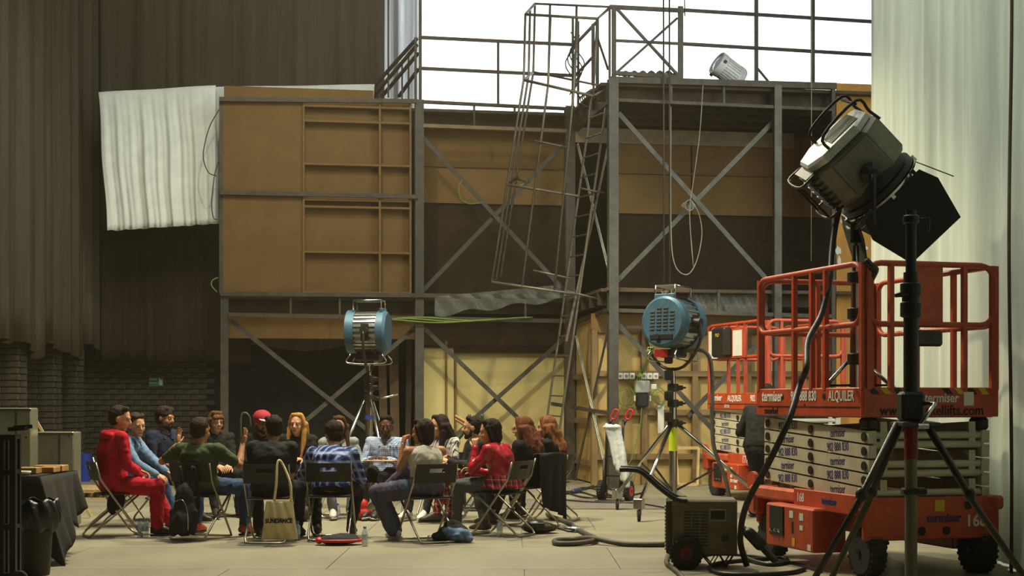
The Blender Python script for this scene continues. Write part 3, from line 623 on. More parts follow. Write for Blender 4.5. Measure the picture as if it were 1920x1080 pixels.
# ================================================================== film lamps
m_blue = mat('lamp_blue', (64, 96, 114), .45, .2, .1, 6, .04); m_alu = mat('ribbed_aluminium', (176, 180, 176), .3, .85, .08)
m_lampg = mat('lamp_grey', (124, 120, 108), .5, .3, .12, 6); m_glass = mat('lamp_glass', (190, 210, 220), .08, .2, .03)
m_red = mat('red_plastic', (190, 34, 28), .45, 0, .06); m_lime = mat('lime_tape', (206, 220, 40), .6, 0, .03)
def ax_matrix(c, d): return Matrix.Translation(V(c)) @ V(d).to_track_quat('Z', 'Y').to_matrix().to_4x4()
def fresnel(t, c, axis, r, ln, body, ribs, vents=True, bare=False):
    """ribbed drum lamp, axis points out of the lens; all coordinates local to thing t"""
    Mx = ax_matrix(c, axis); up = V((0, 0, 1)); ax = V(axis).normalized(); sd = ax.cross(up).normalized(); c = V(c)
    dr = MB().lathe([(r*.8, -ln/2+.02), (r*.93, -ln/2+.03), (r*.93, ln/2), (r*.9, ln/2+.01)], Mx, 28).build('drum', ribs, t, 40)
    for k in range(26):
        a = 2*PI*k/26; MB().box((0, 0, 0), (.018, .02, ln*.82), Mx @ Matrix.Rotation(a, 4, 'Z') @ Matrix.Translation((r*.95, 0, 0))).build('rib', ribs, dr)
    bk = MB().lathe([(r*.3, -ln/2-.035), (r*.9, -ln/2-.035), (r*1.02, -ln/2), (r*1.02, -ln/2+.09), (r*.94, -ln/2+.09)], Mx, 28).build('back_cover', body, t, 40)
    fr = MB().lathe([(r*.94, ln/2-.06), (r*1.04, ln/2-.06), (r*1.04, ln/2+.05), (r*.92, ln/2+.06), (r*.9, ln/2+.02)], Mx, 28).build('front_ring', body, t, 40)
    MB().lathe([(.01, ln/2+.07), (r*.5, ln/2+.055), (r*.9, ln/2+.02), (r*.88, ln/2)], Mx, 28).build('lens', m_glass, fr, True)
    if vents:
        vu = up-ax*up.dot(ax); vu.normalize()
        for i in range(7):
            for j in range(4):
                if (i == 0 and j != 1 and j != 2): continue
                q = c-ax*(ln/2+.042)+vu*(.17-.045*i)*r/.33+sd*(-.15+.1*j)*r/.33
                MB().bar(q-sd*.036*r/.33, q+sd*.036*r/.33, .012, .014).build('vent_slot', ribs, bk)
        q = c-ax*(ln/2+.04)-vu*.2*r/.33; MB().bar(q-sd*.16, q+sd*.16, .02, .05).build('label_band', m_gun, bk); MB().cyl(q-ax*.01-sd*.05, q-ax*.03-sd*.05, .035, n=12).build('knob', m_black, bk)
        text('VIP', m_hubg, bk, facing(c+vu*r*1.12-ax*(ln/2+.0), -ax), .07)
    if bare:
        for a in (0, 2.1, 4.2): MB().box((0, 0, 0), (.05, .04, .05), Mx @ Matrix.Rotation(a, 4, 'Z') @ Matrix.Translation((r*1.07, 0, ln/2))).build('clip', m_gun, t)
        return
    # handle, trim, yoke
    h = c+V((0, 0, r)); hb = [h-ax*ln*.42, h-ax*ln*.42+V((0, 0, .13)), h+ax*ln*.42+V((0, 0, .13)), h+ax*ln*.42]
    for s in (-1, 1): MB().tube([q+sd*s*r*.45 for q in hb], .013, 6).build('handle', m_chrome if body is m_blue else m_gun, t, True)
    MB().bar(hb[1], hb[2], r*.95, .02).build('top_plate', ribs, t); MB().bbox((0, 0, 0), (r*.95, .2, .05), .01, ax_matrix(hb[0]-V((0, 0, .07)), ax)).build('top_housing', body, t)
    for s in (-1, 1):
        MB().cyl(c+sd*s*r*.9, c+sd*s*(r+.09), .05, n=12).build('pivot_knob', m_black, t, 40)
        MB().box((0, 0, 0), (.1, .03, .22), ax_matrix(c+sd*s*(r+.0)+V((0, 0, -.02)), up)).build('pivot_plate', m_gun, t)
    yk = [c+sd*(r+.07), c+sd*(r+.07)-V((0, 0, r*.8)), c+sd*(r*.5)-V((0, 0, r+.22)), c-sd*(r*.5)-V((0, 0, r+.22)), c-sd*(r+.07)-V((0, 0, r*.8)), c-sd*(r+.07)]
    MB().tube(smooth_path(yk, 4), .02, 8).build('yoke', m_gun, t, True)
    MB().bbox((0, 0, 0), (.2, .34, .1), .02, Matrix.Translation(c-V((0, 0, r+.06))) @ Matrix.Rotation(math.atan2(ax.y, ax.x)-PI/2, 4, 'Z')).build('ballast_box', m_black, t)
    for s in (-1, 1): MB().tube(smooth_path([c+sd*s*.18-ax*.2-V((0, 0, r+.02)), c+sd*s*.2-ax*.24-V((0, 0, r+.14)), c+sd*s*.2+ax*.24-V((0, 0, r+.14)), c+sd*s*.18+ax*.2-V((0, 0, r+.02))], 4), .011, 6).build('guard_bar', m_chrome if body is m_blue else m_gun, t, True)
# lamp 1, side on, middle of the scene
d1 = 19.4; p1 = W(692, 622, d1); l1 = thing('film_lamp', 'blue and silver film lamp seen side on behind the seated circle', 'film lamp', (p1.x, p1.y, p1.z-.47))
fresnel(l1, (0, 0, .47), (-1, .12, 0), .27, .44, m_blue, m_alu, False)
def tripod(label, base, top, legs, hub, mleg, rl=.022, name='lamp_stand', casters=False, sec=((.0, .04), (.45, .034)), red=None, lime=None, group=None, bottom=.2, brace=True):
    t = thing(name, label, 'stand', base)
    zs = [bottom, hub, hub+(top-hub)*.4, hub+(top-hub)*.72, top]; rr = [.05, .046, .038, .03]
    for i in range(4):
        if zs[i+1]-zs[i] > .02: MB().cyl((0, 0, zs[i]), (0, 0, zs[i+1]), rr[i], n=14).build('column', m_chrome, t, 40)
    for z in zs[1:4]:
        MB().lathe([(.05, -.05), (.07, -.04), (.07, .04), (.05, .05)], Matrix.Translation((0, 0, z)), 14).build('collar', m_gun, t, 40)
        MB().bbox((.07, -.02, z), (.1, .05, .06), .01).build('clamp', m_gun, t); MB().cyl((.1, -.03, z), (.14, -.09, z), .012, n=8).build('tightening_knob', m_black, t)
    MB().cyl((0, 0, top-.02), (0, 0, top+.08), .016, n=8).build('spigot', m_chrome, t)
    for (x, y) in legs:
        a, b = V((0, 0, hub-.02)), V((x, y, .03 if not casters else .2)); g = V((x, y, 0)).normalized(); lg = MB().tube([a+g*.06, b], rl, 8).build('leg', mleg, t, True)
        if brace: MB().tube([V((0, 0, bottom+.08)), a.lerp(b, .55)], rl*.6, 6).build('leg_brace', m_gun, t, True)
        if casters:
            MB().bbox((0, 0, 0), (.09, .12, .13), .01, Matrix.Translation(b) @ Matrix.Rotation(math.atan2(y, x), 4, 'Z')).build('caster_bracket', m_chrome, lg)
            MB().bar(b+V((-.025, 0, .0)), b+V((-.025, 0, -.13)), .008, .05).bar(b+V((.025, 0, 0)), b+V((.025, 0, -.13)), .008, .05).build('caster_fork', m_chrome, lg); wheel('caster_wheel', lg, b+V((0, 0, -.13)), (1, 0, 0), .07, .035, m_tyre, m_gun, 16)
        else: MB().ell(b, (.035, .035, .03)).build('foot', m_black, lg, True)
    if lime: MB().cyl((0, 0, lime[0]), (0, 0, lime[1]), .051, n=16).build('lime_tape', m_lime, t, 40)
    if red: MB().cyl((0, 0, red[0]), (0, 0, red[1]), .052, n=16).build('red_band', m_red, t, 40)
    return t
t1 = tripod('chrome tripod stand under the side-on film lamp, behind the man in checks', (p1.x, p1.y, 0), p1.z-.52, [(-.62, -.15), (.35, -.55), (.42, .52)], 1.42, m_chrome, bottom=.12)
MB().cyl((.0, 0, 1.15), (0, 0, 1.2), .054, n=14).build('blue_tape', mat('blue_tape', (50, 80, 170), .5), t1); MB().tube([(.05, -.03, 1.45), (.2, -.06, 1.43), (.38, -.08, 1.47)], .014, 6).build('crank_handle', m_chrome, t1, True)
# lamp 2, back towards the camera
d2 = 18.2; p2 = W(1262, 606, d2); l2 = thing('film_lamp', 'big blue film lamp with louvred back on a rolling stand', 'film lamp', (p2.x, p2.y, p2.z-.57))
fresnel(l2, (0, 0, .57), (.62, .76, -.06), .31, .42, m_blue, m_alu)
MB().box((-.16, -.12, .2), (.16, .06, .09)).build('red_switch_box', m_red, l2)
t2 = tripod('heavy chrome rolling stand with lime tape under the louvred film lamp', (p2.x, p2.y, 0), p2.z-.62, [(-.5, -1.0), (-.62, .85), (1.1, .12)], 1.12, m_chrome, .024, casters=True, lime=(.78, 1.06))
for z in (1.2, 1.45, 1.7, 1.9): MB().bbox((-.06, -.05, z), (.1, .1, .12), .015).build('clamp_block', m_gun, t2); MB().cyl((-.07, -.1, z), (-.07, -.112, z), .035, n=12).build('clamp_hole', m_black, t2)
cable2 = [(p2.x+.12, p2.y-.05, 2.0), (p2.x+.38, p2.y-.1, 1.98), (p2.x+.46, p2.y-.12, 1.7), (p2.x+.47, p2.y-.12, .9), (p2.x+.62, p2.y-.12, .45), (p2.x+.7, p2.y-.14, .02)]
one(MB().tube(smooth_path(cable2, 6), .025, 8), 'power_cable', mat('grey_cable', (92, 88, 80), .5), 'thick grey cable hanging beside the louvred film lamp stand', 'cable', None, True)
# lamp 3 on the upper deck
q3 = fac(1367, 136, 2.4); w3 = FA+FU*q3.x+FN*2.4; w3.z = 6.45
l3 = thing('film_lamp', 'silver film lamp standing on the upper platform edge', 'film lamp', w3); fresnel(l3, (0, 0, .27), (-.8, -.3, .5), .19, .42, mat('lamp_backlit', (206, 206, 200), .45), MATS['lamp_backlit'], False, True)  # whitened body colour stands in for light from behind
MB().box((0, 0, .01), (.4, .3, .02)).build('base_plate', m_gun, l3)

# big lamp in the lift basket
dB = 12.55; pB = W(1602, 300, dB); big = thing('film_lamp', 'large grey film lamp with open black barn doors above the near lift', 'film lamp', (XD(1604, dB), dB, 2.72))
bc = V((XD(1598, dB)-XD(1604, dB), 0, pB.z-2.72))
ax = V((.70, .2, -.66)).normalized(); sd = V((-.28, -.95, .05)); sd = (sd-ax*sd.dot(ax)).normalized(); upb = sd.cross(ax).normalized()
if upb.z < 0: upb = -upb
MX = Matrix((ax, sd, upb)).transposed().to_4x4(); MX.translation = bc     # local x = lens axis, y = camera side, z = lamp up
def BB(n, mb, m, s=None, par=None): mb.v = [tuple(MX @ V(p)) for p in mb.v]; return mb.build(n, m, par or big, s)
oc = [(-.36, -.2), (-.2, -.36), (.2, -.36), (.36, -.2), (.36, .2), (.2, .36), (-.2, .36), (-.36, .2)]
def oct_loft(secs): return MB().add([(x, s*a*.86, s*b) for x, s in secs for a, b in oc], [tuple(range(8))[::-1], tuple(len(secs)*8-8+i for i in range(8))]+[(k*8+i, k*8+(i+1) % 8, k*8+8+(i+1) % 8, k*8+8+i) for k in range(len(secs)-1) for i in range(8)])
BB('housing', oct_loft([(-.2, .86), (-.16, 1), (.16, 1), (.2, .92)]), m_lampg)
BB('rear_housing', oct_loft([(-.27, .84), (-.25, .9), (-.2, .9)]), mat('lamp_grey_lit', (190, 190, 182), .4, .35)); mat('lamp_dark', (62, 58, 50), .5, .3)  # rear face coloured lighter than the housing to paint in the light on it
for k in range(7): BB('rear_fin', MB().box((-.2+.055*k, 0, -.36), (.018, .44, .09)), MATS['lamp_dark'])
BB('side_plate', MB().bbox((.0, .318, .0), (.3, .02, .36), .006), m_lampg); BB('side_plate', MB().bbox((.03, -.318, .0), (.3, .02, .36), .006), m_lampg)
BB('hinge_disc', MB().lathe([(.09, .0), (.09, .06), (.05, .1)], Matrix.Translation((.1, .32, .0)) @ Matrix.Rotation(-PI/2, 4, 'X'), 8), m_black)
BB('vent_grille', MB().add([(-.273, y, z) for z in (-.05, .24) for y in (-.2, .2)], [(0, 1, 3, 2)]), m_gun)
for k in range(9): BB('grille_wire', MB().bar((-.278, -.18+.045*k, -.05), (-.278, -.18+.045*k, .24), .006), m_alu)
for y in (-.24, .24): BB('top_handle', MB().tube(smooth_path([(-.24, y, -.1), (-.38, y, -.06), (-.4, y, .32), (-.26, y, .34), (-.15, y, .36)], 4), .014, 6), m_black, True)
BB('top_handle', MB().tube([(-.38, -.24, .3), (-.38, .24, .3)], .012, 6), m_black, True)
for z in (-.2, .16): BB('rear_guard', MB().tube(smooth_path([(z, -.26, -.33), (z, -.24, -.48), (z, .24, -.48), (z, .26, -.33)], 4), .012, 6), m_black, True)
BB('rear_guard', MB().tube([(-.2, -.2, -.475), (.16, -.2, -.475)], .012, 6), m_black, True); BB('rear_guard', MB().tube([(-.2, .2, -.475), (.16, .2, -.475)], .012, 6), m_black, True)
BB('lens_barrel', MB().lathe([(.31, .16), (.33, .2), (.33, .27), (.36, .28), (.36, .33), (.3, .335), (.29, .3)], Matrix.Rotation(PI/2, 4, 'Y'), 32), m_black, 40)
BB('lens', MB().lathe([(.01, .33), (.2, .32), (.3, .3), (.29, .28)], Matrix.Rotation(PI/2, 4, 'Y'), 32), m_glass, True)
BB('filter_ring', MB().lathe([(.345, .34), (.37, .34), (.37, .36), (.345, .36)], Matrix.Rotation(PI/2, 4, 'Y'), 32), m_chrome, 40)
for nm, dirv, wdir, flare_, ln in (('barn_door', V((0, 1, 0)), V((0, 0, 1)), .18, .52), ('barn_door', V((0, 0, -1)), V((0, 1, 0)), .55, .4), ('barn_door', V((0, -1, 0)), V((0, 0, 1)), .45, .45), ('barn_door', V((0, 0, 1)), V((0, 1, 0)), .45, .3)):
    b0 = V((.36, 0, 0))+dirv*.35; out_ = (V((1, 0, 0))+dirv*flare_).normalized(); b1 = b0+out_*ln; th_ = dirv*.005
    q = [b0-wdir*.3, b0+wdir*.3, b0+wdir*.36+out_*ln*.3, b1+wdir*.27, b1-wdir*.27, b0-wdir*.36+out_*ln*.3]
    n_ = len(q); BB(nm, MB().add([x-th_ for x in q]+[x+th_ for x in q], [tuple(range(n_))[::-1], tuple(range(n_, 2*n_))]+[(i, (i+1) % n_, n_+(i+1) % n_, n_+i) for i in range(n_)]), mat('barn_black', (30, 27, 22), .6))
for a in range(8): an = a*PI/4; BB('ring_clip', MB().box((.36, .37*math.cos(an), .37*math.sin(an)), (.05, .03, .03)), m_chrome)
# yoke (vertical, world oriented)
pv = MX @ V((.1, .42, 0)); pv2 = MX @ V((.1, -.42, 0)); sp = V((0, 0, .12))
MB().tube(smooth_path([pv, pv-V((0, 0, .42)), V((pv.x*.8, pv.y, .22)), V((pv.x*.3, pv.y*.6, .14)), sp, V((pv2.x*.3, pv2.y*.6, .14)), V((pv2.x*.8, pv2.y, .22)), pv2-V((0, 0, .42)), pv2], 5), .025, 8).build('yoke', m_black, big, True)
MB().cyl((0, 0, -.0), (0, 0, .16), .045, n=12).build('yoke_socket', m_black, big, 40)
tb = tripod('chrome crank stand standing inside the near lift basket', (XD(1604, dB), dB, 1.325), 1.37, [(-.38, .1), (.42, -.3), (.3, .55)], .42, m_chrome, .018, bottom=.12)
one(MB().tube(smooth_path([W(1576, 380, dB), W(1566, 425, dB+.02), W(1560, 470, dB-.05), W(1555, 530, dB-.2), W(1540, 590, dB-.3), W(1515, 640, dB-.5), W(1512, 690, dB-.75)]+[W(1500, 720, 11.9), W(1478, 790, 11.7), W(1440, 870, 11.8), W(1400, 945, 12.0), W(1388, 1010, 12.2), W(1400, 1060, 12.3)], 6), .026, 8),
    'power_cable', m_black, 'thick black cable looping from the big lamp over the lift to the floor', 'cable', None, True)
# free crank stand in the foreground
dS = 10.15; XS = XD(1708, dS); s3 = thing('crank_stand', 'tall black telescopic crank stand standing in front of the near lift', 'stand', (XS, dS, 0))
ztop = W(0, 395, dS).z; zh = W(0, 762, dS).z
MB().cyl((0, 0, zh-.05), (0, 0, ztop-.42), .05, n=18).build('outer_tube', m_black, s3, 40); MB().cyl((0, 0, ztop-.5), (0, 0, ztop), .036, n=18).build('inner_tube', m_black, s3, 40)
zc = W(0, 560, dS).z; MB().lathe([(.05, -.13), (.072, -.12), (.072, -.03), (.06, -.02), (.06, .02), (.072, .03), (.072, .1), (.05, .11)], Matrix.Translation((0, 0, zc)), 18).build('lock_collar', m_black, s3, 40)
MB().cyl((-.06, 0, zc+.03), (-.11, 0, zc+.02), .02, .012, 8).build('lock_knob', m_black, s3)
MB().lathe([(.045, -.03), (.055, -.02), (.055, .02), (.045, .03)], Matrix.Translation((0, 0, ztop-.06)), 16).build('top_clamp', m_black, s3, 40); MB().tube([(.05, 0, ztop-.06), (.12, -.01, ztop-.05), (.115, -.02, ztop-.14)], .009, 6).build('clamp_lever', m_black, s3, True)
MB().bbox((0, 0, zh), (.16, .16, .2), .02).build('gear_box', m_black, s3); MB().lathe([(.09, -.01), (.2, 0), (.2, .02), (.06, .04)], Matrix.Translation((0, 0, zh-.13)), 3).build('leg_bracket', m_black, s3)
MB().tube([(.06, -.08, zh+.02), (.12, -.16, zh+.02), (-.0, -.24, zh-.12)], .014, 8).build('crank_arm', m_chrome, s3, True); MB().cyl((-.02, -.25, zh-.13), (.05, -.25, zh-.13), .018, n=10).build('crank_grip', m_chrome, s3, 40)
MB().cyl((0, 0, .14), (0, 0, zh-.05), .042, n=18).build('lower_tube', mat('worn_steel', (112, 106, 90), .45, .6), s3, 40); MB().cyl((0, 0, 1.0), (0, 0, 1.27), .045, n=18).build('red_band', mat('dark_red', (120, 24, 18), .5), s3, 40)
MB().bbox((0.02, 0, .78), (.16, .1, .045), .01).build('lower_clamp', m_black, s3)
for (x, y) in ((-.78, -.12), (.86, -.1), (-.42, .72)):
    lg = MB().tube([(x*.12, y*.12, zh-.12), (x*.5, y*.5, (zh-.12)*.53+.02), (x, y, .03)], [.028, .024, .022], 8).build('leg', m_gun, s3, True); MB().ell((x, y, .03), (.035, .035, .03)).build('foot', m_black, lg, True)
    MB().ell((x*.45, y*.45, zh*.56), (.04, .04, .05)).build('leg_lock', m_black, lg, True)

# ================================================================== rectifier cart
GC = G(1300, 1066); gd = GC.y
ct = thing('power_supply_cart', 'dark wheeled power supply box with two long handles on the floor', 'power supply', (XD(1315, 12.55), 12.55, 0), R(-6))
m_case = mat('case_dark', (112, 102, 80), .55, .1, .14, 5)
MB().bbox((.02, 0, .345), (.54, .42, .46), .015).build('case', m_case, ct); MB().bbox((-.27, 0, .345), (.05, .4, .44), .01).build('front_grille_frame', m_gun, ct)
for k in range(13): MB().bar((-.3, -.17, .16+.03*k), (-.3, .17, .16+.03*k), .012, .012).build('grille_slat', m_hubg, ct)
for j in range(3):
    for k in range(12): MB().box((-.12+.07*j, -.211, .2+.025*k), (.055, .006, .01)).build('vent_slot', m_black, ct)
MB().bbox((.13, -.214, .45), (.14, .012, .1), .004).build('meter_frame', m_hubg, ct); MB().box((.13, -.222, .45), (.115, .006, .07)).build('meter_window', m_black, ct); MB().box((.19, -.215, .26), (.05, .01, .05)).build('socket', m_black, ct)
for y in (-.245, .245): wheel('wheel', ct, (-.13, y, .135), (0, 1, 0), .135, .07, m_tyre, m_tyre, 24, True); MB().lathe([(.03, -.042), (.055, -.04), (.06, .0), (.055, .04), (.03, .042)], Matrix.Translation((-.13, y, .135)) @ Matrix.Rotation(PI/2, 4, 'X'), 18).build('red_hub', mat('hub_darkred', (110, 26, 20), .5), ct, 40)
for y in (-.2, .16): MB().tube(smooth_path([(-.12, y, .56), (-.22, y, .58), (-.36, y, .68), (-.5, y, .8), (-.6, y, .82), (-.68, y, .82)], 4), .02, 8).build('handle', m_black, ct, True)
for y in (-.16, .16): MB().tube([(.0, y, .12), (.08, y, .02), (.14, y, .12), (.2, y, .02), (.26, y, .12)], .01, 6).build('foot_frame', m_black, ct, True)
MB().tube([(.08, -.16, .02), (.08, .16, .02)], .01, 6).build('foot_frame', m_black, ct, True); MB().tube([(.2, -.16, .02), (.2, .16, .02)], .01, 6).build('foot_frame', m_black, ct, True)
m_cab = mat('floor_cable', (84, 78, 66), .6)
def cable(pts, r, label, m=None, g=None, zz=None): return one(MB().tube(smooth_path([G(x, y)+V((0, 0, r+(h if h else 0))) for x, y, h in pts], 6), r, 8), 'floor_cable', m or m_cab, label, 'cable', g, True)
cable([(1026, 968, 0), (1040, 975, 0), (1065, 984, 0), (1080, 995, 0), (1100, 1006, 0), (1115, 1013, .0), (1112, 1021, .01), (1080, 1024, 0), (1045, 1024, 0), (1042, 1018, 0), (1075, 1016, 0), (1110, 1020, .03), (1170, 1025, 0), (1250, 1026, 0)], .026, 'thick grey cable snaking over the floor from the seated circle to the cart')
cable([(1252, 1046, 0), (1250, 1060, 0), (1262, 1070, 0), (1275, 1082, 0), (1290, 1100, 0)], .02, 'grey cable curling off the lower frame edge beside the cart wheel')
cable([(1385, 1030, .1), (1395, 1050, .02), (1440, 1062, 0), (1475, 1058, 0), (1470, 1050, 0), (1430, 1052, .0), (1360, 1058, 0), (1332, 1066, 0), (1345, 1078, 0), (1400, 1082, 0), (1480, 1078, 0), (1510, 1070, 0)], .018, 'dark cable looped on the floor between cart and near lift', m_black)
cable([(1300, 1048, 0), (1340, 1042, 0), (1400, 1044, 0), (1450, 1052, 0), (1500, 1062, 0), (1540, 1075, 0)], .014, 'thin dark cable lying flat behind the cart wheels', m_black)
cp = [W(1388, 985, 12.3), W(1405, 1000, 12.2), W(1425, 1020, 12.2), W(1452, 1050, 12.1)]; cn = thing('cable_connector', 'chunky black connector plug on the cable behind the cart', 'connector', (cp[3].x, cp[3].y, 0))
MB().capsule(cp[1]-V((cp[3].x, cp[3].y, 0)), cp[2]-V((cp[3].x, cp[3].y, 0)), .05, .055).build('plug_body', m_black, cn, True); MB().capsule(cp[2]-V((cp[3].x, cp[3].y, 0)), cp[3]-V((cp[3].x, cp[3].y, 0))+V((0, 0, .0)), .035, .03).build('plug_tail', m_gun, cn, True); MB().tube([cp[0]-V((cp[3].x, cp[3].y, 0)), cp[1]-V((cp[3].x, cp[3].y, 0))], .022, 8).build('plug_cable', m_black, cn, True)
for k in range(5):
    g = random.Random(k); cable([(1030+i*30, 917+g.uniform(-4, 4)+k*4+5*math.sin(i*1.3+k), 0) for i in range(5+k % 3)], .014, ['dark cable lying furthest back by the brown boards', 'dark cable winding beside the hand truck', 'dark cable on the grey mat in front of the scaffold', 'second dark cable on the grey mat near the hand truck', 'nearest dark cable crossing the grey mat'][k], m_black, 'cables by the scaffold foot')
cable([(1250, 955, 0), (1210, 948, 0), (1180, 945, 0), (1120, 944, 0), (1060, 940, 0), (1020, 935, 0)], .014, 'dark cable running left from the rolling stand over the mat', m_black)
mt_ = [G(860, 936), G(1260, 936), G(1260, 955), G(860, 955)]; one(MB().add([(mt_[0].x, mt_[0].y, .003), (mt_[1].x, mt_[1].y, .003), (mt_[2].x, mt_[2].y, .003), (mt_[3].x, mt_[3].y, .003)]+[(q.x, q.y, .008) for q in mt_], [(3, 2, 1, 0), (4, 5, 6, 7), (0, 1, 5, 4), (1, 2, 6, 5), (2, 3, 7, 6), (3, 0, 4, 7)]), 'floor_mat', mat('mat_grey', (112, 106, 92), .8, 0, .12, 2), 'long grey protective mat on the floor before the scaffold', 'mat')

# ================================================================== hand truck
hp = G(1150, 940); ht = thing('hand_truck', 'black hand truck with red hubs and red grips by the column', 'hand truck', hp, R(-25))
for x in (-.12, .12): MB().tube([(x, .0, .12), (x, .06, 1.0), (x*.9, .1, 1.12)], .018, 8).build('frame_tube', m_black, ht, True); MB().tube([(x, -.06, .02), (x*1.0, -.04, .6)], .02, 8).build('front_tube', m_black, ht, True)
for z in (.35, .62, .9): MB().bar((-.12, .05*z, z), (.12, .05*z, z), .02).build('crossbar', m_black, ht)
MB().bbox((0, -.14, .015), (.36, .2, .015), .004).build('toe_plate', m_gun, ht)
for x in (-.2, .2): wheel('wheel', ht, (x, .08, .14), (1, 0, 0), .14, .07, m_tyre, m_tyre, 24, True); MB().lathe([(.02, -.04), (.075, -.038), (.08, 0), (.075, .038), (.02, .04)], Matrix.Translation((x, .08, .14)) @ Matrix.Rotation(PI/2, 4, 'Y'), 18).build('red_hub', mat('hub_red', (196, 62, 48), .5), ht, 40)
for x, y in ((-.1, .08), (.1, .12)):
    MB().tube([(x, y, 1.05), (x+.05, y, 1.13)], .02, 8).build('grip_stem', m_black, ht, True); MB().tube(rrect(-.035, .035, -.07, .07, .03, lambda a, b: V((x+.09+a*.9+b*.5, y, 1.2+b*.9-a*.5))), .013, 6, True).build('grip', m_red, ht, True)
pb = MB(); g = random.Random(5)
for k in range(7): pb.capsule((hp.x-.1+.03*k, hp.y-.13, 1.05-.004*k), (hp.x+.02+.03*k+g.uniform(-.02, .02), hp.y-.14+g.uniform(-.03, .03), .5-.05*k+g.uniform(-.05, .05)), .02, .035)
pb.ell((hp.x-.02, hp.y-.12, 1.03), (.13, .06, .03)); me = remesh(pb, .011, 2); wrinkle(me, .02, 20, 3, (1, 1, .2)); me.transform(Matrix.Translation((-hp.x, -hp.y, 0))); me.materials.append(mat('white_bag', (200, 200, 190), .5, 0, .05, 6, .5, 14))
o = link('plastic_bag', me); o.location = (hp.x, hp.y, 0); tag(o, 'crumpled white plastic bag hanging from the hand truck', 'bag')

# ================================================================== wall electrics on the battened boards
def FW(px, py, v): q = fac(px, py, v); return FA+FU*q.x+FN*v+V((0, 0, q.z))
sb = thing('socket_strip', 'row of white power sockets on the brown batten, left of the lamp stand', 'socket', FW(1196, 711, 1.83), TH)
for i in range(7):
    if i in (3,): continue
    k = MB().bbox((-.3+.1*i, 0, .05), (.09, .04, .1), .008).build('socket_unit', m_white, sb); MB().cyl((-.3+.1*i, -.021, .05), (-.3+.1*i, -.026, .05), .026, n=12).build('socket_hole', m_hubg, k)
jb = thing('junction_box', 'grey junction box with black base under the wall sockets', 'box', FW(1203, 764, 1.86), TH)
MB().bbox((0, -.02, .34), (.24, .12, .2), .012).build('grey_box', mat('box_grey', (176, 178, 164), .5), jb); MB().bbox((0, -.02, .12), (.2, .12, .22), .02).build('black_box', m_black, jb)
for x in (-.13, .13): MB().box((x, -.05, .15), (.02, .04, .09)).build('side_plate', m_white, jb)
MB().bbox((.2, -.02, .34), (.09, .05, .09), .008).build('switch', m_white, jb)
for k, (x, y, r_) in enumerate(((1174, 742, .16), (1180, 748, .14), (1170, 745, .13), (1236, 742, .13), (1232, 748, .15), (1240, 745, .11))):
    c0 = FW(x, y, 1.87+.01*k); one(MB().tube([c0+FU*(r_*.85*math.cos(a*PI/9))+V((0, 0, r_*math.sin(a*PI/9)+.01*math.sin(a*2))) for a in range(18)], .008, 5, True), 'cable_coil', m_cableg,
        ['outer green cable loop left of the junction box', 'middle green cable loop left of the junction box', 'inner green cable loop left of the junction box', 'outer green cable loop right of the junction box', 'wide low green cable loop right of the junction box', 'inner green cable loop right of the junction box'][k], 'cable', 'green cable loops', True)
one(MB().tube(smooth_path([FW(1203, 764, 1.9), FW(1200, 800, 1.9), FW(1190, 840, 1.92), FW(1180, 868, 1.95), FW(1160, 880, 2.0), FW(1140, 890, 2.1), FW(1110, 915, 2.3), G(1085, 925)+V((0, 0, .02))], 6), .009, 5), 'green_cable', m_cableg, 'green cable dropping from the junction box to the floor', 'cable', None, True)
one(MB().capsule(G(1075, 926)+V((0, 0, .04)), G(1087, 924)+V((0, 0, .04)), .035, .04), 'cable_plug', mat('plug_blue', (52, 58, 92), .5), 'blue plug at the floor end of the green cable', 'plug', None, True)
for k in range(3): one(MB().tube(smooth_path([W(1216+4*k, 652, 18.3), W(1214+3*k, 668, 18.8), FW(1206+2*k, 690, 2.4), FW(1196+3*k, 706, 1.95), FW(1194+4*k, 716, 1.9)], 6), .014, 6), 'green_cable', m_cableg, ['left strand of green cable from the lamp down to the junction box', 'middle strand of green cable from the lamp down to the junction box', 'right strand of green cable from the lamp down to the junction box'][k], 'cable', 'green cables from the lamp', True)
wf = FW(1285, 920, 2.3); wt = thing('timber_trestle', 'small raw wood frame leaning behind the rolling lamp stand', 'frame', (wf.x, wf.y, 0), TH); m_raw = mat('raw_pine', (206, 176, 118), .7, 0, .1, 4)
for a, b in (((-.12, 0, .02), (-.14, .1, .62)), ((-.14, .1, .62), (.25, .1, .62)), ((.2, 0, .02), (.25, .1, .62)), ((-.12, 0, .03), (.2, 0, .03))): MB().bar(a, b, .035, .05).build('frame_bar', m_raw, wt)
one(MB().box((0, 0, .25), (.1, .02, .5)), 'white_board', m_white, 'narrow white strip leaning on the brown boards beside the stand', 'board').location = FW(1239, 812, 1.88)

# ================================================================== left foreground
m_galv = mat('galvanised_sheet', (164, 164, 142), .35, .7, .14, 2.2, .05, 30); m_tcloth = mat('black_tablecloth', (40, 35, 28), .9, 0, .1, 4, .2, 60)
def case(px0, px1, py0, d, dep, label, rz=0):
    x0, x1 = XD(px0, d), XD(px1, d); z1 = W(0, py0, d).z; t = thing('metal_cabinet', label, 'cabinet', ((x0+x1)/2, d+dep/2, 0), rz); wd = x1-x0
    MB().bbox((0, 0, z1/2), (wd, dep, z1), .012).build('body', m_galv, t); MB().box((wd/2-.16, -dep/2-.004, z1/2), (.02, .012, z1-.02)).build('corner_seam', m_steel, t); MB().box((0, -dep/2-.003, z1-.02), (wd, .012, .025)).build('top_edge', m_steel, t)
    for z in (.2, .6, 1.0):
        if z < z1: MB().cyl((wd/2-.05, -dep/2, z), (wd/2-.05, -dep/2-.012, z), .012, n=8).build('rivet', m_chrome, t)
    return t
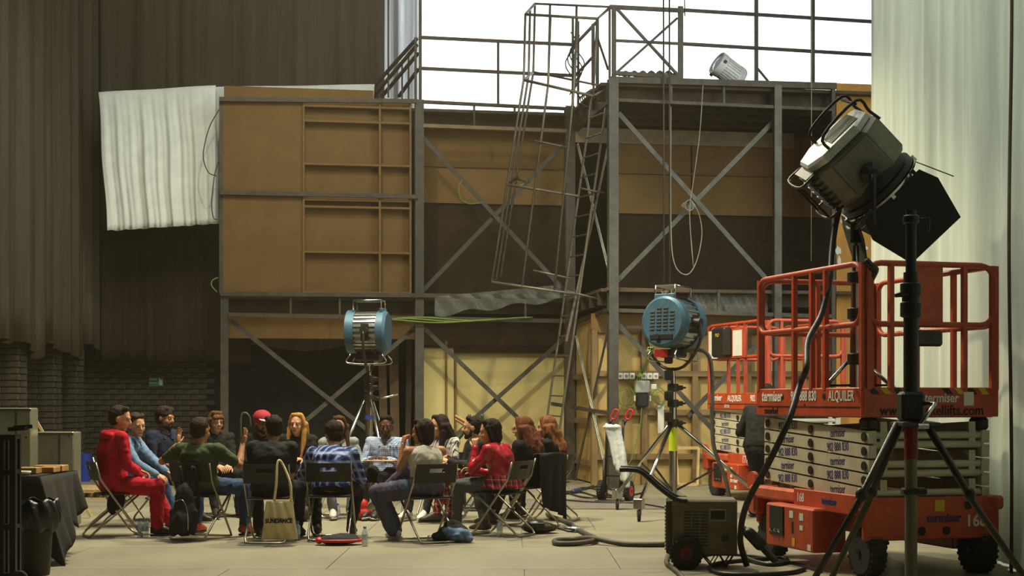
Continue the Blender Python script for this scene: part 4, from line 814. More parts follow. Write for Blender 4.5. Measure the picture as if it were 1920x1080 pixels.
case(-40, 58, 765, 16.0, .25, 'taller galvanised metal cabinet at the far left behind the table'); case(63, 138, 810, 16.6, .3, 'lower galvanised metal cabinet beside the taller one at left')
one(MB().bar(W(62, 778, 17.6), V((XD(170, 17.7), 17.7, .015)), .03), 'wooden_stick', m_raw, 'thin wooden stick poking up behind the metal cabinets', 'stick')
td = 13.2; tt = thing('catering_table', 'folding table under a black cloth at the lower left', 'table', (XD(52, td), td, 0)); tz = .74
tw, tdp = .44, 1.0
MB().box((-.2, 0, tz-.02), (tw+.4, tdp, .03)).build('table_top', m_gun, tt)
for x in (-.35, tw/2-.06):
    for y in (-.45, .45): MB().cyl((x, y, 0), (x, y, tz-.03), .018, n=8).build('leg', m_gun, tt)
cl = thing('tablecloth', 'black cloth draped over the table with one pointed corner hanging', 'tablecloth', (XD(52, td), td, 0))
def clo(u, t):
    s = u*4; k = int(min(s, 3.999)); f_ = s-k; hx0, hx1, hy = -.45, tw/2+.06, tdp/2+.05; c_ = [(hx0, -hy), (hx1, -hy), (hx1, hy), (hx0, hy), (hx0, -hy)]
    x = c_[k][0]+(c_[k+1][0]-c_[k][0])*f_; y = c_[k][1]+(c_[k+1][1]-c_[k][1])*f_
    corner = max(0, 1-4.5*abs(u-.25)); drop = .40+.06*math.sin(u*60)+.32*corner; fl = .03*math.sin(u*90)*(1-t)+.1*(1-t)*(1 if corner == 0 else .4)+.22*corner*(1-t)
    g = V((x, y, 0)); n_ = V((1 if k == 1 else (-1 if k == 3 else 0), 1 if k == 2 else (-1 if k == 0 else 0), 0))
    if corner > 0: n_ = V((1, -.25, 0)).normalized()
    return g+n_*fl+V((0, 0, tz+.012-drop*(1-t)))
MB().grid(clo, 120, 10).build('cloth_skirt', m_tcloth, cl, True, .004); MB().box((-.115, 0, tz+.012), (.71, tdp+.1, .008)).build('cloth_top', m_tcloth, cl)
m_block = mat('pine_block', (178, 136, 78), .7, 0, .12, 5)
i = 0
for (px, py, a, b, h, lab) in ((62, 897, .24, .16, .055, 'pine block at the near left of the tabletop row'), (84, 891, .2, .2, .05, 'long pine block in the middle of the tabletop row'), (92, 886, .12, .2, .055, 'pine block at the right end of the tabletop row'), (50, 884, .26, .16, .045, 'pine block at the back of the black table')):
    one(MB().bbox((XD(px, 13.1), 13.0+.22*i, tz+.02+h/2), (a*.7, b, h), .005), 'wood_block', m_block, lab, 'wood block', 'pine blocks on the table'); i += 1
one(MB().lathe([(.045, 0), (.065, .012), (.07, .035), (.062, .035), (.05, .012)], Matrix.Translation((XD(44, 12.8), 12.78, tz+.017)), 20), 'white_dish', m_white, 'small white dish at the near edge of the black table', 'dish', None, True)
# bin
bd = 11.95; bn = thing('waste_bin', 'dark waste bin lined with a black bag in the lower left corner', 'bin', (XD(66, bd), bd, 0)); m_bin = mat('bin_dark', (52, 46, 36), .6)
MB().lathe([(.11, 0), (.115, .02), (.145, .5), (.155, .5), (.155, .52), (.14, .52)], None, 28).build('bin_body', m_bin, bn, 40)
MB().grid(lambda u, t: V(((.165+.012*math.sin(u*70+t*5)+.03*math.sin(t*PI))*math.cos(u*2*PI), (.165+.012*math.sin(u*70+t*5)+.03*math.sin(t*PI))*math.sin(u*2*PI), .36+.24*t+.015*math.sin(u*44))), 64, 10).build('bin_liner', mat('liner_black', (30, 28, 26), .38, 0, .1, 9, .5, 30, .5), bn, True, .003)
MB().lathe([(.15, .52), (.12, .5), (.02, .49)], None, 24).build('bin_fill', m_black, bn, True)
# black rack
rk = thing('metal_rack', 'black metal rack frame cropped at the left edge', 'rack', (XD(10, 11.2), 11.2, 0)); rz1 = W(0, 815, 11.2).z
for x in (-.03, .06):
    for y in (0, .12): MB().bar((x, y, 0), (x, y, rz1), .045 if y == 0 else .03).build('upright', m_black, rk)
for z in (rz1-.02, .86, .45, .08): MB().bar((-.12, 0, z), (.07, 0, z), .035, .04).build('shelf_rail', m_black, rk); MB().bar((.06, 0, z), (.06, .12, z), .03, .03).build('shelf_rail', m_black, rk); MB().bar((-.03, 0, z), (-.03, .12, z), .03, .03).build('shelf_rail', m_black, rk)
MB().bar((.03, 0, 1.18), (.19, -.1, 1.19), .03, .03).build('side_arm', m_black, rk); MB().bar((.17, .1, 1.2), (.03, .1, 1.19), .02, .03).build('side_arm', m_black, rk)
wheel('caster_wheel', rk, (.15, -.15, .07), (0, 1, 0), .07, .04, m_tyre, m_gun, 18)
# pallet and buckets in the back left
pg = G(168, 930); pl = thing('wooden_pallet', 'pale wooden pallet on the floor behind the man in red', 'pallet', (XD(170, 21.6), 21.6, 0)); m_pal = mat('pallet_wood', (176, 150, 104), .8, 0, .15, 4)
for k in range(7): MB().bbox((-.42+.14*k, 0, .13), (.115, 1.1, .02), .003).build('deck_board', m_pal, pl)
for y in (-.5, 0, .5): MB().box((0, y, .105), (1.0, .09, .03)).build('stringer', m_pal, pl); MB().box((0, y, .012), (1.0, .09, .02)).build('bottom_board', m_pal, pl)
for y in (-.5, 0, .5):
    for x in (-.44, 0, .44): MB().box((x, y, .055), (.1, .09, .07)).build('block', m_pal, pl)
for px, d, h, r_, m, lab in ((156, 25.72, .46, .15, mat('bucket_blue', (38, 60, 150), .45), 'blue plastic bucket behind the red-suited man'), (184, 26.4, .2, .13, mat('bucket_yellow', (206, 206, 60), .45), 'low yellow-green tub beside the blue bucket')):
    b_ = thing('bucket', lab, 'bucket', (XD(px, d), d, .0 if h > .3 else .0)); z_ = .22 if h > .3 else .3
    MB().lathe([(r_*.8, .0), (r_*.82, .01), (r_, h), (r_*1.06, h), (r_*1.06, h+.02), (r_*.95, h+.02), (r_*.8, .03)], None, 24).build('bucket_body', m, b_, 40); MB().tube([(r_*1.02*math.cos(a*PI/8), .02, h+r_*.5*math.sin(a*PI/8)) for a in range(9)], .005, 5).build('bucket_handle', m_gun, b_, True)
0 and one(MB().tube(smooth_path([*[W(a, b, 25.2) for a, b in ((384, 760), (400, 757), (425, 766), (432, 770), (400, 770), (386, 766), (384, 760))]], 4), .008, 5), 'wire_hanger', m_chrome, 'bent wire loop beside the left steel column', 'wire', None, True)
one(MB().tube(smooth_path([W(470, 800, 19.5), W(468, 782, 19.5), W(460, 774, 19.5), W(452, 782, 19.5), W(452, 830, 19.5), V((XD(452, 19.5), 19.5, .02))], 5), .013, 6), 'bent_pipe', m_steel, 'bent grey pipe standing behind the capped person', 'pipe', None, True)
vz = W(0, 782, 18.6); gtp = thing('push_trolley', 'green tube trolley with wooden grips behind the bearded man', 'trolley', (XD(868, 18.9), 18.9, 0)); m_gt = mat('trolley_green', (64, 72, 58), .5)
for x in (-.14, .02): MB().tube(smooth_path([(x, 0, .03), (x, 0, .75), (x+.12, 0, .95), (x+.22, 0, 1.1), (x+.22, 0, 1.22)], 4), .022, 8).build('frame_tube', m_gt, gtp, True)
for z in (0, .05): MB().cyl((.12, -.03, 1.02+z), (-.1, -.03, 1.16+z*.8), .018, n=8).build('wooden_grip', m_block, gtp, 40)
MB().bbox((.05, 0, .05), (.4, .3, .04), .01).build('base', m_gt, gtp)
# ================================================================== folding chairs
m_seat = mat('chair_black', (25, 23, 21), .45, 0, .1, 6); m_tube = mat('chair_tube', (168, 160, 142), .3, .8, .08)
def make_chair():
    t = thing('folding_chair', 'x', 'chair', (0, 0, 0), 0, 'folding chairs around the circle')
    sec = [(-.2, .445), (-.1, .45), (.12, .458), (.19, .45), (.2, .435)]
    MB().add([(x, y, z+dz) for dz in (0, -.014) for x, z in sec for y in (-.205, .205)], [(2*i, 2*i+1, 2*i+3, 2*i+2)[::-1] for i in range(4)]+[(10+2*i, 11+2*i, 13+2*i, 12+2*i) for i in range(4)]+[(0, 1, 11, 10), (8, 18, 19, 9)]+[(2*i, 2*i+2, 12+2*i, 10+2*i) for i in range(4)]+[(1+2*i, 11+2*i, 13+2*i, 3+2*i) for i in range(4)]).build('seat', m_seat, t)
    # backrest with a hand slot, curved
    ys = [-.225, -.15, -.085, .085, .15, .225]; zs = [.585, .69, .73, .775]
    def bp(y, z, o): return (-.225-(z-.585)*.26-.03*(1-(y/.225)**2)+o, y, z)
    vs = [bp(y, z, o) for o in (-.008, .008) for z in zs for y in ys]; fs = []; n = 24
    solid_ = {(i, j) for i in range(5) for j in range(3)}-{(2, 1)}
    for (i, j) in solid_:
        a, b, c_, d_ = j*6+i, j*6+i+1, (j+1)*6+i+1, (j+1)*6+i; fs += [(a, d_, c_, b), (a+n, b+n, c_+n, d_+n)]
        for (di, dj, e, f_) in ((-1, 0, a, d_), (1, 0, b, c_), (0, -1, a, b), (0, 1, d_, c_)):
            if (i+di, j+dj) not in solid_: fs.append((e, f_, f_+n, e+n))
    MB().add(vs, fs).build('backrest', m_seat, t)
    for y in (-.218, .218): pass
    MB().tube([(-.272, .222, .77), (-.225, .222, .6), (.16, .222, .06), (.205, .21, .02), (.21, .17, .013), (.21, -.17, .013), (.205, -.21, .02), (.16, -.222, .06), (-.225, -.222, .6), (-.272, -.222, .77)], .0115, 7).build('front_leg_frame', m_tube, t, True)
    MB().tube([(.17, .2, .435), (-.28, .2, .06), (-.315, .19, .018), (-.325, .15, .013), (-.325, -.15, .013), (-.315, -.19, .018), (-.28, -.2, .06), (.17, -.2, .435)], .0115, 7).build('rear_leg_frame', m_tube, t, True)
    MB().cyl((-.14, -.205, .43), (-.14, .205, .43), .009, n=6).build('seat_bar', m_tube, t)
    for y in (-.212, .212): MB().cyl((-.06, y-.012, .27), (-.06, y+.012, .27), .012, n=8).build('pivot', m_tube, t)
    return t
chair0 = make_chair(); chairs = []
def chair(loc, yaw, label):
    o = chair0 if not chairs else dup(chair0); o.location = (loc[0], loc[1], 0); o.rotation_euler = (0, 0, R(yaw)); o['label'] = label; chairs.append(o); return o

# ================================================================== people
SK = {'fair': (206, 152, 116), 'tan': (176, 122, 86), 'dark': (104, 68, 46), 'olive': (160, 112, 78)}
HAIRM = lambda nm, c: mat('hair_'+nm, tuple(min(255, int(x*1.12)) for x in c), .62, 0, .3, 30, .5, 60, .18, (6, 6, 1))
def ik(a, b, l1, l2, pole):
    a, b = V(a), V(b); d = b-a; L = min(d.length, (l1+l2)*.995); b = a+d.normalized()*L; u = d.normalized()
    x = (l1*l1-l2*l2+L*L)/(2*L); h = math.sqrt(max(l1*l1-x*x, 0)); p = V(pole)-u*V(pole).dot(u); p.normalize(); return a+u*x+p*h, b
def hand(mb, w_, d, palm, pose, k=1):
    """five-fingered hand; d = direction of the hand, palm = palm normal, k = thumb side"""
    d = V(d).normalized(); pn = V(palm); pn = (pn-d*pn.dot(d)).normalized(); sd = d.cross(pn)*k; w_ = V(w_)
    c = w_+d*.045
    mb.loft([(w_-d*.01, sd*.024, pn*.018), (w_+d*.03, sd*.034, pn*.017), (w_+d*.075, sd*.04, pn*.015), (w_+d*.095, sd*.038, pn*.011)], 10)
    curl = {'open': .12, 'relax': .55, 'fist': 1.25, 'hold': .95}[pose]; spread = .14 if pose == 'open' else .03
    for i, (o, ln) in enumerate(((-.031, .062), (-.011, .074), (.011, .08), (.031, .072))):
        o = -o; p0 = w_+d*.088+sd*o; f_ = (d+sd*spread*o/.03).normalized(); p = p0; ang = 0
        for s, q in enumerate((.45, .32, .23)):
            ang += curl*(.75 if s == 0 else 1); dr = f_*math.cos(ang)+pn*math.sin(ang); e = p+dr*ln*q; mb.capsule(p, e, .0088-.001*s, .008-.001*s, 7); p = e
    tb = w_+d*.03+sd*.03; td_ = (d*.62+sd*.65+pn*(.25 if pose == 'open' else .5)).normalized(); t1 = tb+td_*.04; t2 = t1+(td_*.6+d*.6+pn*.25*(curl > .3)).normalized()*.03
    mb.capsule(w_+d*.012+sd*.015, t1, .014, .0105, 7); mb.capsule(t1, t2, .0105, .008, 7)
NP = [0]
def person(label, loc, yaw, skin='fair', lean=5, slouch=8, tw=0, head=(0, 0, 0), hfwd=.03, hair=('short', (50, 36, 26)), top=((60, 60, 60), 'long'), bottom=(50, 50, 56), shoes=(40, 36, 32), lh=(.3, .12, .62), rh=(.3, -.12, .62),
           lf=(.42, .14), rf=(.42, -.14), lk=(.4, .15, 1), rk=(.4, -.15, 1), le=None, re=None, hp=('relax', 'relax'), scale=1, beard=None, glasses=None, pelvis=None, face=True, female=False, cap=None, topmat=None, botmat=None, wide=0, lff=None, rff=None, extras=None, lhd=None, rhd=None, lpalm=None, rpalm=None, socks=None, roll=0, sole=None, seatz=.445, ht=None):
    NP[0] += 1; seed = NP[0]
    t = thing('person', label, 'person', (loc[0], loc[1], 0), R(yaw)); t.scale = (scale,)*3
    sm = mat('skin_'+skin, SK[skin], .55, 0, .06, 12, .04, 80, .35)
    hz = seatz+.095 if pelvis is None else pelvis
    ts = 1 if not ht else max(.8, min(1.06, (ht-hz-.275)/(.28*math.cos(R(lean))+.215*math.cos(R(lean+slouch)))))
    P0 = V((0, 0, hz)); a1, a2 = R(lean), R(lean+slouch); s1 = V((math.sin(a1), 0, math.cos(a1))); s2 = V((math.sin(a2), 0, math.cos(a2)))
    ch_ = P0+s1*.28*ts; N = ch_+s2*.215*ts; ly = V((-math.sin(R(tw)), math.cos(R(tw)), 0)); sw = .175 if female else .195
    rl_ = V((0, 0, math.sin(R(roll))*.1))
    SL, SR = N-s2*.045+ly*sw+rl_, N-s2*.045-ly*sw-rl_
    Hc = N+V((hfwd+.45*math.sin(a2)*.17, 0, .148)); hm = Matrix.Translation(Hc) @ Matrix.Rotation(R(head[0]), 4, 'Z') @ Matrix.Rotation(R(head[1]), 4, 'Y') @ Matrix.Rotation(R(head[2]), 4, 'X') @ Matrix.Scale(1.08, 4)
    UL, FL = .285, .25
    eL, wL = ik(SL, lh, UL, FL, le or (-.5, .5, -.6)); eR, wR = ik(SR, rh, UL, FL, re or (-.5, -.5, -.6))
    hipL, hipR = P0+V((0, .09, -.01)), P0+V((0, -.09, -.01))
    fz = lambda f: V((f[0], f[1], f[2] if len(f) > 2 else .095))
    kL, aL = ik(hipL, fz(lf), .43, .42, lk); kR, aR = ik(hipR, fz(rf), .43, .42, rk)
    def torso(mb, inf, lo, hi, shl=1):
        pts = [(-.1, .13, .10), (-.04, .165, .118), (.03, .168, .122), (.12, .15, .108), (.2, .15, .11), (.3, .168, .118), (.4, .175, .105), (.455, .155, .08), (.495, .085, .062)]
        if female: pts = [(-.1, .13, .10), (-.04, .17, .118), (.03, .17, .12), (.12, .14, .098), (.2, .132, .1), (.3, .15, .122), (.4, .158, .098), (.455, .135, .074), (.495, .075, .056)]
        sc_ = []
        for (q, a, b) in pts:
            if q < lo or q > hi: continue
            c = P0+s1*q*ts if q <= .28 else ch_+s2*(q-.28)*ts; f_ = max(0, min(1, q/.4)); lat = V((0, 1, 0)).lerp(ly, f_).normalized(); up = s1 if q <= .28 else s2; fw = lat.cross(up).normalized()
            sc_.append((c, lat*(a+inf), fw*(b+inf)))
        mb.loft(sc_, 20)
    # ---- body: one continuous surface
    b = MB(); torso(b, 0, -1, 1)
    for S, e, w_ in ((SL, eL, wL), (SR, eR, wR)): b.capsule(N-s2*.05, S, .06, .058); b.capsule(S, e, .056 if not female else .046, .042 if not female else .036); b.capsule(e, w_, .041 if not female else .035, .027); b.capsule(e.lerp(w_, .2), e.lerp(w_, .45), .043 if not female else .036, .036 if not female else .031)
    for h, k, a in ((hipL, kL, aL), (hipR, kR, aR)): b.capsule(h, k, .088, .058); b.capsule(k, a, .056, .038); b.capsule(k.lerp(a, .2), k.lerp(a, .4), .058, .054)
    b.capsule(N-s2*.03, hm @ V((-.015, 0, -.05)), .056 if not female else .048, .055 if not female else .046)
    H = lambda p: hm @ V(p)
    fs_ = .93 if female else 1
    b.ell((-.008, 0, .024), (.098, .077, .092), hm); b.ell((.02, 0, -.035), (.07, .062*fs_, .078), hm); b.capsule(H((.058, -.012, -.093)), H((.058, .012, -.093)), .022*fs_, .022*fs_); b.capsule(H((.086, 0, .012)), H((.108, 0, -.024)), .009, .0145); b.capsule(H((.094, -.01, -.03)), H((.094, .01, -.03)), .010, .010)
    b.capsule(H((.078, -.034, .024)), H((.078, .034, .024)), .0145, .0145); b.ell((.055, .034, -.03), (.03, .026, .03), hm); b.ell((.055, -.034, -.03), (.03, .026, .03), hm); b.capsule(H((.082, -.018, -.062)), H((.082, .018, -.062)), .0095, .0095)
    for s in (-1, 1): b.ell((-.004, .079*s, -.006), (.019, .01, .032), hm)
    me = remesh(b, .0088, 2); hb = MB()
    hdL = V(lhd) if lhd else (wL-eL); hdR = V(rhd) if rhd else (wR-eR)
    hand(hb, wL, hdL, lpalm or (0, -.5, -1), hp[0], 1 if not lpalm else 1); hand(hb, wR, hdR, rpalm or (0, .5, -1), hp[1], -1)
    nv = len(me.vertices); n0 = np.empty(nv*3); me.vertices.foreach_get('co', n0)
    allv = [tuple(x) for x in n0.reshape(-1, 3)]; allf = [tuple(p.vertices) for p in me.polygons]
    bm = MB(); bm.v = allv; bm.f = allf; bm.add(hb.v, hb.f); bpy.data.meshes.remove(me)
    bm.build('body', sm, t, True)
    # ---- top
    tm = topmat or mat('top_%d' % seed, top[0], .85, 0, .1, 9, .12, 90, .2)
    c = MB(); torso(c, .03, -.06 if len(top) < 3 else top[2], .5); slv = top[1]
    for S, e, w_ in ((SL, eL, wL), (SR, eR, wR)):
        if slv != 'none': c.capsule(N-s2*.05, S, .075, .072)
        else: c.capsule(N-s2*.055, N-s2*.055+(S-N)*.62, .066, .062)
        if slv in ('long', 'elbow'): c.capsule(S, e, .069 if not female else .06, .056 if not female else .05)
        if slv == 'long': c.capsule(e, e.lerp(w_, .96), .054 if not female else .048, .04)
        if slv == 'elbow': c.capsule(e, e.lerp(w_, .25), .054, .052)
        if slv == 'short': c.capsule(S, S.lerp(e, .7), .07, .064)
    me = remesh(c, .0125, 3); wrinkle(me, .012, 16, seed, (1, 1, .7)); wrinkle(me, .006, 38, seed+50); me.materials.append(tm); o = link({'none': 'tank_top', 'short': 't_shirt'}.get(slv, 'shirt'), me, t)
    # ---- trousers
    pm = botmat or mat('trousers_%d' % seed, bottom, .85, 0, .12, 9, .12, 90, .2)
    c = MB(); torso(c, .014, -1, .13 if len(top) > 2 and top[2] > .05 else .04)
    for h, k, a in ((hipL, kL, aL), (hipR, kR, aR)): c.capsule(h, k, .1+wide*.5, .073+wide); c.capsule(k, k.lerp(a, .93), .072+wide, .052+wide*1.5)
    me = remesh(c, .0125, 3); wrinkle(me, .011, 18, seed+99, (1, 1, .8)); wrinkle(me, .005, 42, seed+55); me.materials.append(pm); link('trousers', me, t)
    # ---- shoes
    for nm, a, k, ff_, j in (('L', aL, kL, lff, 1), ('R', aR, kR, rff, -1)):
        fd = V(ff_) if ff_ else V((1, .12*j, 0)); fd.normalize(); sh = (k-a).normalized(); upv = (sh-fd*sh.dot(fd)).normalized(); sdv = fd.cross(upv)
        heel = a-upv*.05-fd*.055; L_ = lambda x, z: heel+fd*x+upv*z
        smt = mat('shoe_%d_%d_%d' % shoes, shoes, .5, 0, .08)
        so = MB().loft([(L_(-.012, .03), sdv*.024, upv*.03), (L_(.03, .045), sdv*.036, upv*.055), (L_(.09, .04), sdv*.039, upv*.055), (L_(.15, .025), sdv*.045, upv*.04), (L_(.2, .012), sdv*.044, upv*.028), (L_(.245, .006), sdv*.03, upv*.02), (L_(.258, .002), sdv*.012, upv*.008)], 14)
        so.capsule(a+sh*.07, a-upv*.02, .047, .045, 12); ob = so.build('shoe', smt, t, True)
        MB().loft([(L_(-.016, -.022), sdv*.02, upv*.012), (L_(.02, -.022), sdv*.037, upv*.014), (L_(.1, -.024), sdv*.038, upv*.014), (L_(.17, -.022), sdv*.047, upv*.012), (L_(.23, -.018), sdv*.036, upv*.011), (L_(.262, -.014), sdv*.014, upv*.009)], 14).build('sole', mat('sole_%s' % (sole or 'dark'), (40, 34, 28) if not sole else (206, 200, 186), .6), ob, True)
    # ---- hair
    st, hc = hair; hmt = HAIRM('%d_%d_%d' % hc, hc); h = MB()
    h.ell((-.024, 0, .036), (.098, .083, .093), hm); h.ell((-.04, 0, -.005), (.075, .078, .08), hm)
    if not cap: h.capsule(H((.035, -.04, .1)), H((.035, .04, .1)), .03, .03)
    if st == 'bushy': h.ell((-.02, 0, .05), (.105, .092, .095), hm); h.ell((.03, .03, .095), (.05, .05, .04), hm)
    if st == 'fringe':
        h.capsule(H((.07, -.045, .055)), H((.07, .045, .055)), .028, .028)
        for s in (-1, 1): h.capsule(H((.02, .075*s, .03)), H((.0, .08*s, -.07)), .026, .022)
    if st in ('bob', 'tied'):
        for s in (-1, 1): h.capsule(H((.01, .07*s, .04)), H((-.02, .075*s, -.08)), .028, .028)
        h.ell((-.055, 0, -.05), (.055, .075, .08), hm)
        if st == 'tied': h.ell((-.1, 0, -.02), (.04, .04, .045), hm)
    if st in ('long', 'wavy'):
        dn = V((0, 0, -1)); bk = (hm.to_3x3() @ V((-1, 0, 0))); ln = .34 if st == 'long' else .36
        for k in range(9):
            th = PI*(k/8-.5)*1.25; p = H((-.035-.06*math.cos(th), .083*math.sin(th), .0)); q = p
            for j in range(5):
                q2 = q+dn*ln/5+bk*(.03 if j < 3 else .006)+V((random.uniform(-1, 1), random.uniform(-1, 1), 0))*(.022 if st == 'wavy' else .005); h.capsule(q, q2, .036 if j < 4 else .03, .034 if j < 4 else .014, 8); q = q2
        for s in (-1, 1): h.capsule(H((.035, .05*s, .085)), H((.015, .078*s, .0)), .026, .026); h.capsule(H((.015, .078*s, .0)), H((.012, .08*s, -.1)), .026, .022)
    if st == 'long':
        for s in (-1, 1):
            for k in range(3): a_ = H((.01-.02*k, .083*s, -.06)); h.capsule(a_, a_+(hm.to_3x3() @ V((.03+.02*k, .012*s, -.16))), .03, .028); h.capsule(a_+(hm.to_3x3() @ V((.03+.02*k, .012*s, -.16))), a_+(hm.to_3x3() @ V((.075+.02*k, 0, -.31))), .028, .014)
    me = remesh(h, .0085, 1); wrinkle(me, .006, 50 if st not in ('long',) else 60, seed+7, (1, 1, .25) if st in ('long', 'wavy', 'bob', 'tied') else (1, 1, 1)); me.materials.append(hmt); link('hair', me, t)
    if beard:
        h = MB(); h.capsule(H((.01, .066, -.03)), H((.028, .052, -.08)), .014, .02); h.capsule(H((.01, -.066, -.03)), H((.028, -.052, -.08)), .014, .02); h.capsule(H((.028, .052, -.08)), H((.066, 0, -.1)), .022, .026); h.capsule(H((.028, -.052, -.08)), H((.066, 0, -.1)), .022, .026); h.capsule(H((.088, .022, -.05)), H((.094, 0, -.046)), .008, .009); h.capsule(H((.088, -.022, -.05)), H((.094, 0, -.046)), .008, .009)
        for s in (-1, 1): h.capsule(H((.086, .024*s, -.05)), H((.07, .03*s, -.085)), .009, .014)
        me = remesh(h, .007, 1); wrinkle(me, .003, 80, seed+3); me.materials.append(HAIRM('%d_%d_%d' % beard, beard)); link('beard', me, t)
    if face:
        ew = mat('eye_white', (150, 138, 122), .3, 0, .02); ei = mat('eye_iris', (38, 26, 18), .25, 0, .02); br_ = HAIRM('brow_%d_%d_%d' % hc, tuple(int(x*.7) for x in hc))
        for s in (-1, 1):
            e = MB().ell((.0825, .031*s, .005), (.0095, .0145, .0075), hm, 12, 8).build('eye', ew, t, True); MB().ell((.0895, .030*s, .005), (.004, .0085, .0072), hm, 10, 6).build('iris', ei, e, True)
            MB().capsule(H((.088, .015*s, .026)), H((.078, .046*s, .028)), .0048, .0036, 6).build('eyebrow', br_, t, True)
        MB().capsule(H((.0915, -.019, -.0635)), H((.0915, .019, -.0635)), .0042, .0042, 6).build('mouth', mat('lip', (134, 70, 58), .5), t, True)
    if glasses:
        g = MB()
        for s in (-1, 1): g.tube([H((.102, s*.033+.021*math.cos(a*PI/6), .004+.016*math.sin(a*PI/6))) for a in range(12)], .0022, 5, True); g.tube([H((.1, s*.054, .008)), H((.0, s*.083, .01))], .0022, 5)
        g.tube([H((.103, -.012, .006)), H((.103, .012, .006))], .0022, 5); g.build('glasses', mat('glasses_dark', (40, 32, 26), .3), t, True)
    if cap:
        cm = mat('cap_%d' % seed, cap, .8); MB().ell((-.016, 0, .06), (.122, .104, .088), hm).build('cap', cm, t, True); cp_ = [(x, y) for x, y in ((.05, -.07), (.13, -.06), (.165, -.025), (.165, .025), (.13, .06), (.05, .07))]; MB().prism(cp_, .008, hm @ Matrix.Translation((0, 0, .062)) @ Matrix.Rotation(.15, 4, 'Y')).build('cap_brim', m_white, t)
    return dict(t=t, N=N, hm=hm, P0=P0, SL=SL, SR=SR, wL=wL, wR=wR, s1=s1, s2=s2, ly=ly, ch=ch_, kL=kL, kR=kR, eL=eL, eR=eR, tm=tm)
def at(px, d): return (XD(px, d), d)
JE = (58, 78, 112)
pl_blue = plaid('plaid_blue', (64, 92, 168), [('h', 1, 0, .34, (28, 38, 84), .7), ('z', 1, .1, .34, (28, 38, 84), .7), ('h', 1, .5, .3, (188, 200, 216), .55), ('z', 1, .6, .3, (188, 200, 216), .55)], 11)
pl_red = plaid('plaid_red', (140, 28, 34), [('h', 1, 0, .3, (44, 16, 22), .7), ('z', 1, .1, .3, (44, 16, 22), .7), ('h', 1, .6, .06, (196, 170, 150), .6), ('z', 1, .6, .06, (196, 170, 150), .6)], 11)
chk = plaid('gingham', (214, 220, 226), [('h', 1, 0, .5, (52, 88, 150), .6), ('z', 1, 0, .5, (52, 88, 150), .6)], 42)
stripe = plaid('stripes', (206, 200, 184), [('h', 1, 0, .3, (44, 36, 38), .95)], 28)
floral = mat('floral_trousers', (66, 92, 118), .85, 0, .1, 10, .15, 40, .2, (1, 1, .3), (84, 50, 58))
def collar(key):
    q = pp[key]; N_ = q['N']; mb = MB(); mb.tube([N_+V((.02+.082*math.cos(a), .08*math.sin(a), .012-.05*max(0, math.cos(a))**2)) for a in [2*PI*i/20+.18 for i in range(20)]], .017, 8, True)
    for s in (-1, 1): b0 = N_+V((.1, .02*s, -.035)); mb.add([b0, b0+V((-.02, .055*s, .035)), b0+V((.025, .06*s, -.045)), b0+V((.02, .015*s, -.05)), b0+V((-.012, 0, 0)), b0+V((-.032, .055*s, .035)), b0+V((.01, .06*s, -.05)), b0+V((.005, .015*s, -.055))], [(0, 1, 2, 3), (7, 6, 5, 4), (0, 4, 5, 1), (1, 5, 6, 2), (2, 6, 7, 3), (3, 7, 4, 0)])
    mb.build('collar', q['tm'], q['t'], 40)
# each person: position from the floor contact of the chair, facing angle (0 = right, 90 = away, -90 = towards camera)
pp = {}
def sit(key, plabel, clabel, px, d, yaw, back=0, **k):
    x, y = at(px, d); pp[key] = person(plabel, (x, y), yaw, **k)
    cy = R(k.get('cyaw', yaw)); chair((x+.04*math.cos(R(yaw))-back*math.cos(R(yaw)), y+.04*math.sin(R(yaw))-back*math.sin(R(yaw))), yaw, clabel); return pp[key]
sit('red', 'man in a red hooded jumpsuit sitting at the left end of the circle', 'folding chair under the man in the red jumpsuit', 214, 15.35, 27, ht=1.36, lean=-6, slouch=18, tw=8, head=(-26, 12, 0), hair=('short', (46, 34, 24)), top=((176, 22, 38), 'long'), bottom=(176, 22, 38), shoes=(30, 28, 26),
    lf=(.6, .0), rf=(.36, -.34), lh=(.3, .16, .66), rh=(.24, -.1, .62), re=(-.6, -.8, -.3), le=(-.6, .8, -.3), wide=.008)
q = pp['red']; hd = MB(); hd.ell(q['N']+V((-.075, 0, -.02)), (.085, .15, .06)); hd.ell(q['N']+V((-.03, 0, .0)), (.1, .125, .05)); me = remesh(hd, .012, 3); wrinkle(me, .012, 22, 5); me.materials.append(q['tm']); link('hood', me, q['t'])
sit('bluesh', 'man with greying brown hair and pale blue shirt behind the red jumpsuit', 'folding chair half hidden behind the red jumpsuit', 226, 16.6, -6, ht=1.25, lean=2, slouch=30, head=(-42, 14, 8), hair=('short', (60, 48, 38)), top=((112, 138, 168), 'long'), bottom=JE, lh=(.5, .1, .6), rh=(.46, -.12, .58), lf=(.6, .15), rf=(.62, -.12))
sit('navy', 'bearded man in a dark navy shirt, left of the green T-shirt', 'folding chair under the bearded man in navy', 304, 17.3, -38, ht=1.31, lean=-2, slouch=8, tw=10, head=(16, 4, -6), skin='olive', hair=('bushy', (44, 32, 22)), beard=(40, 28, 20), top=((36, 42, 60), 'elbow'), bottom=(34, 44, 64), lh=(.36, .05, .66), rh=(.3, -.1, .64), lf=(.5, .12), rf=(.55, -.05))
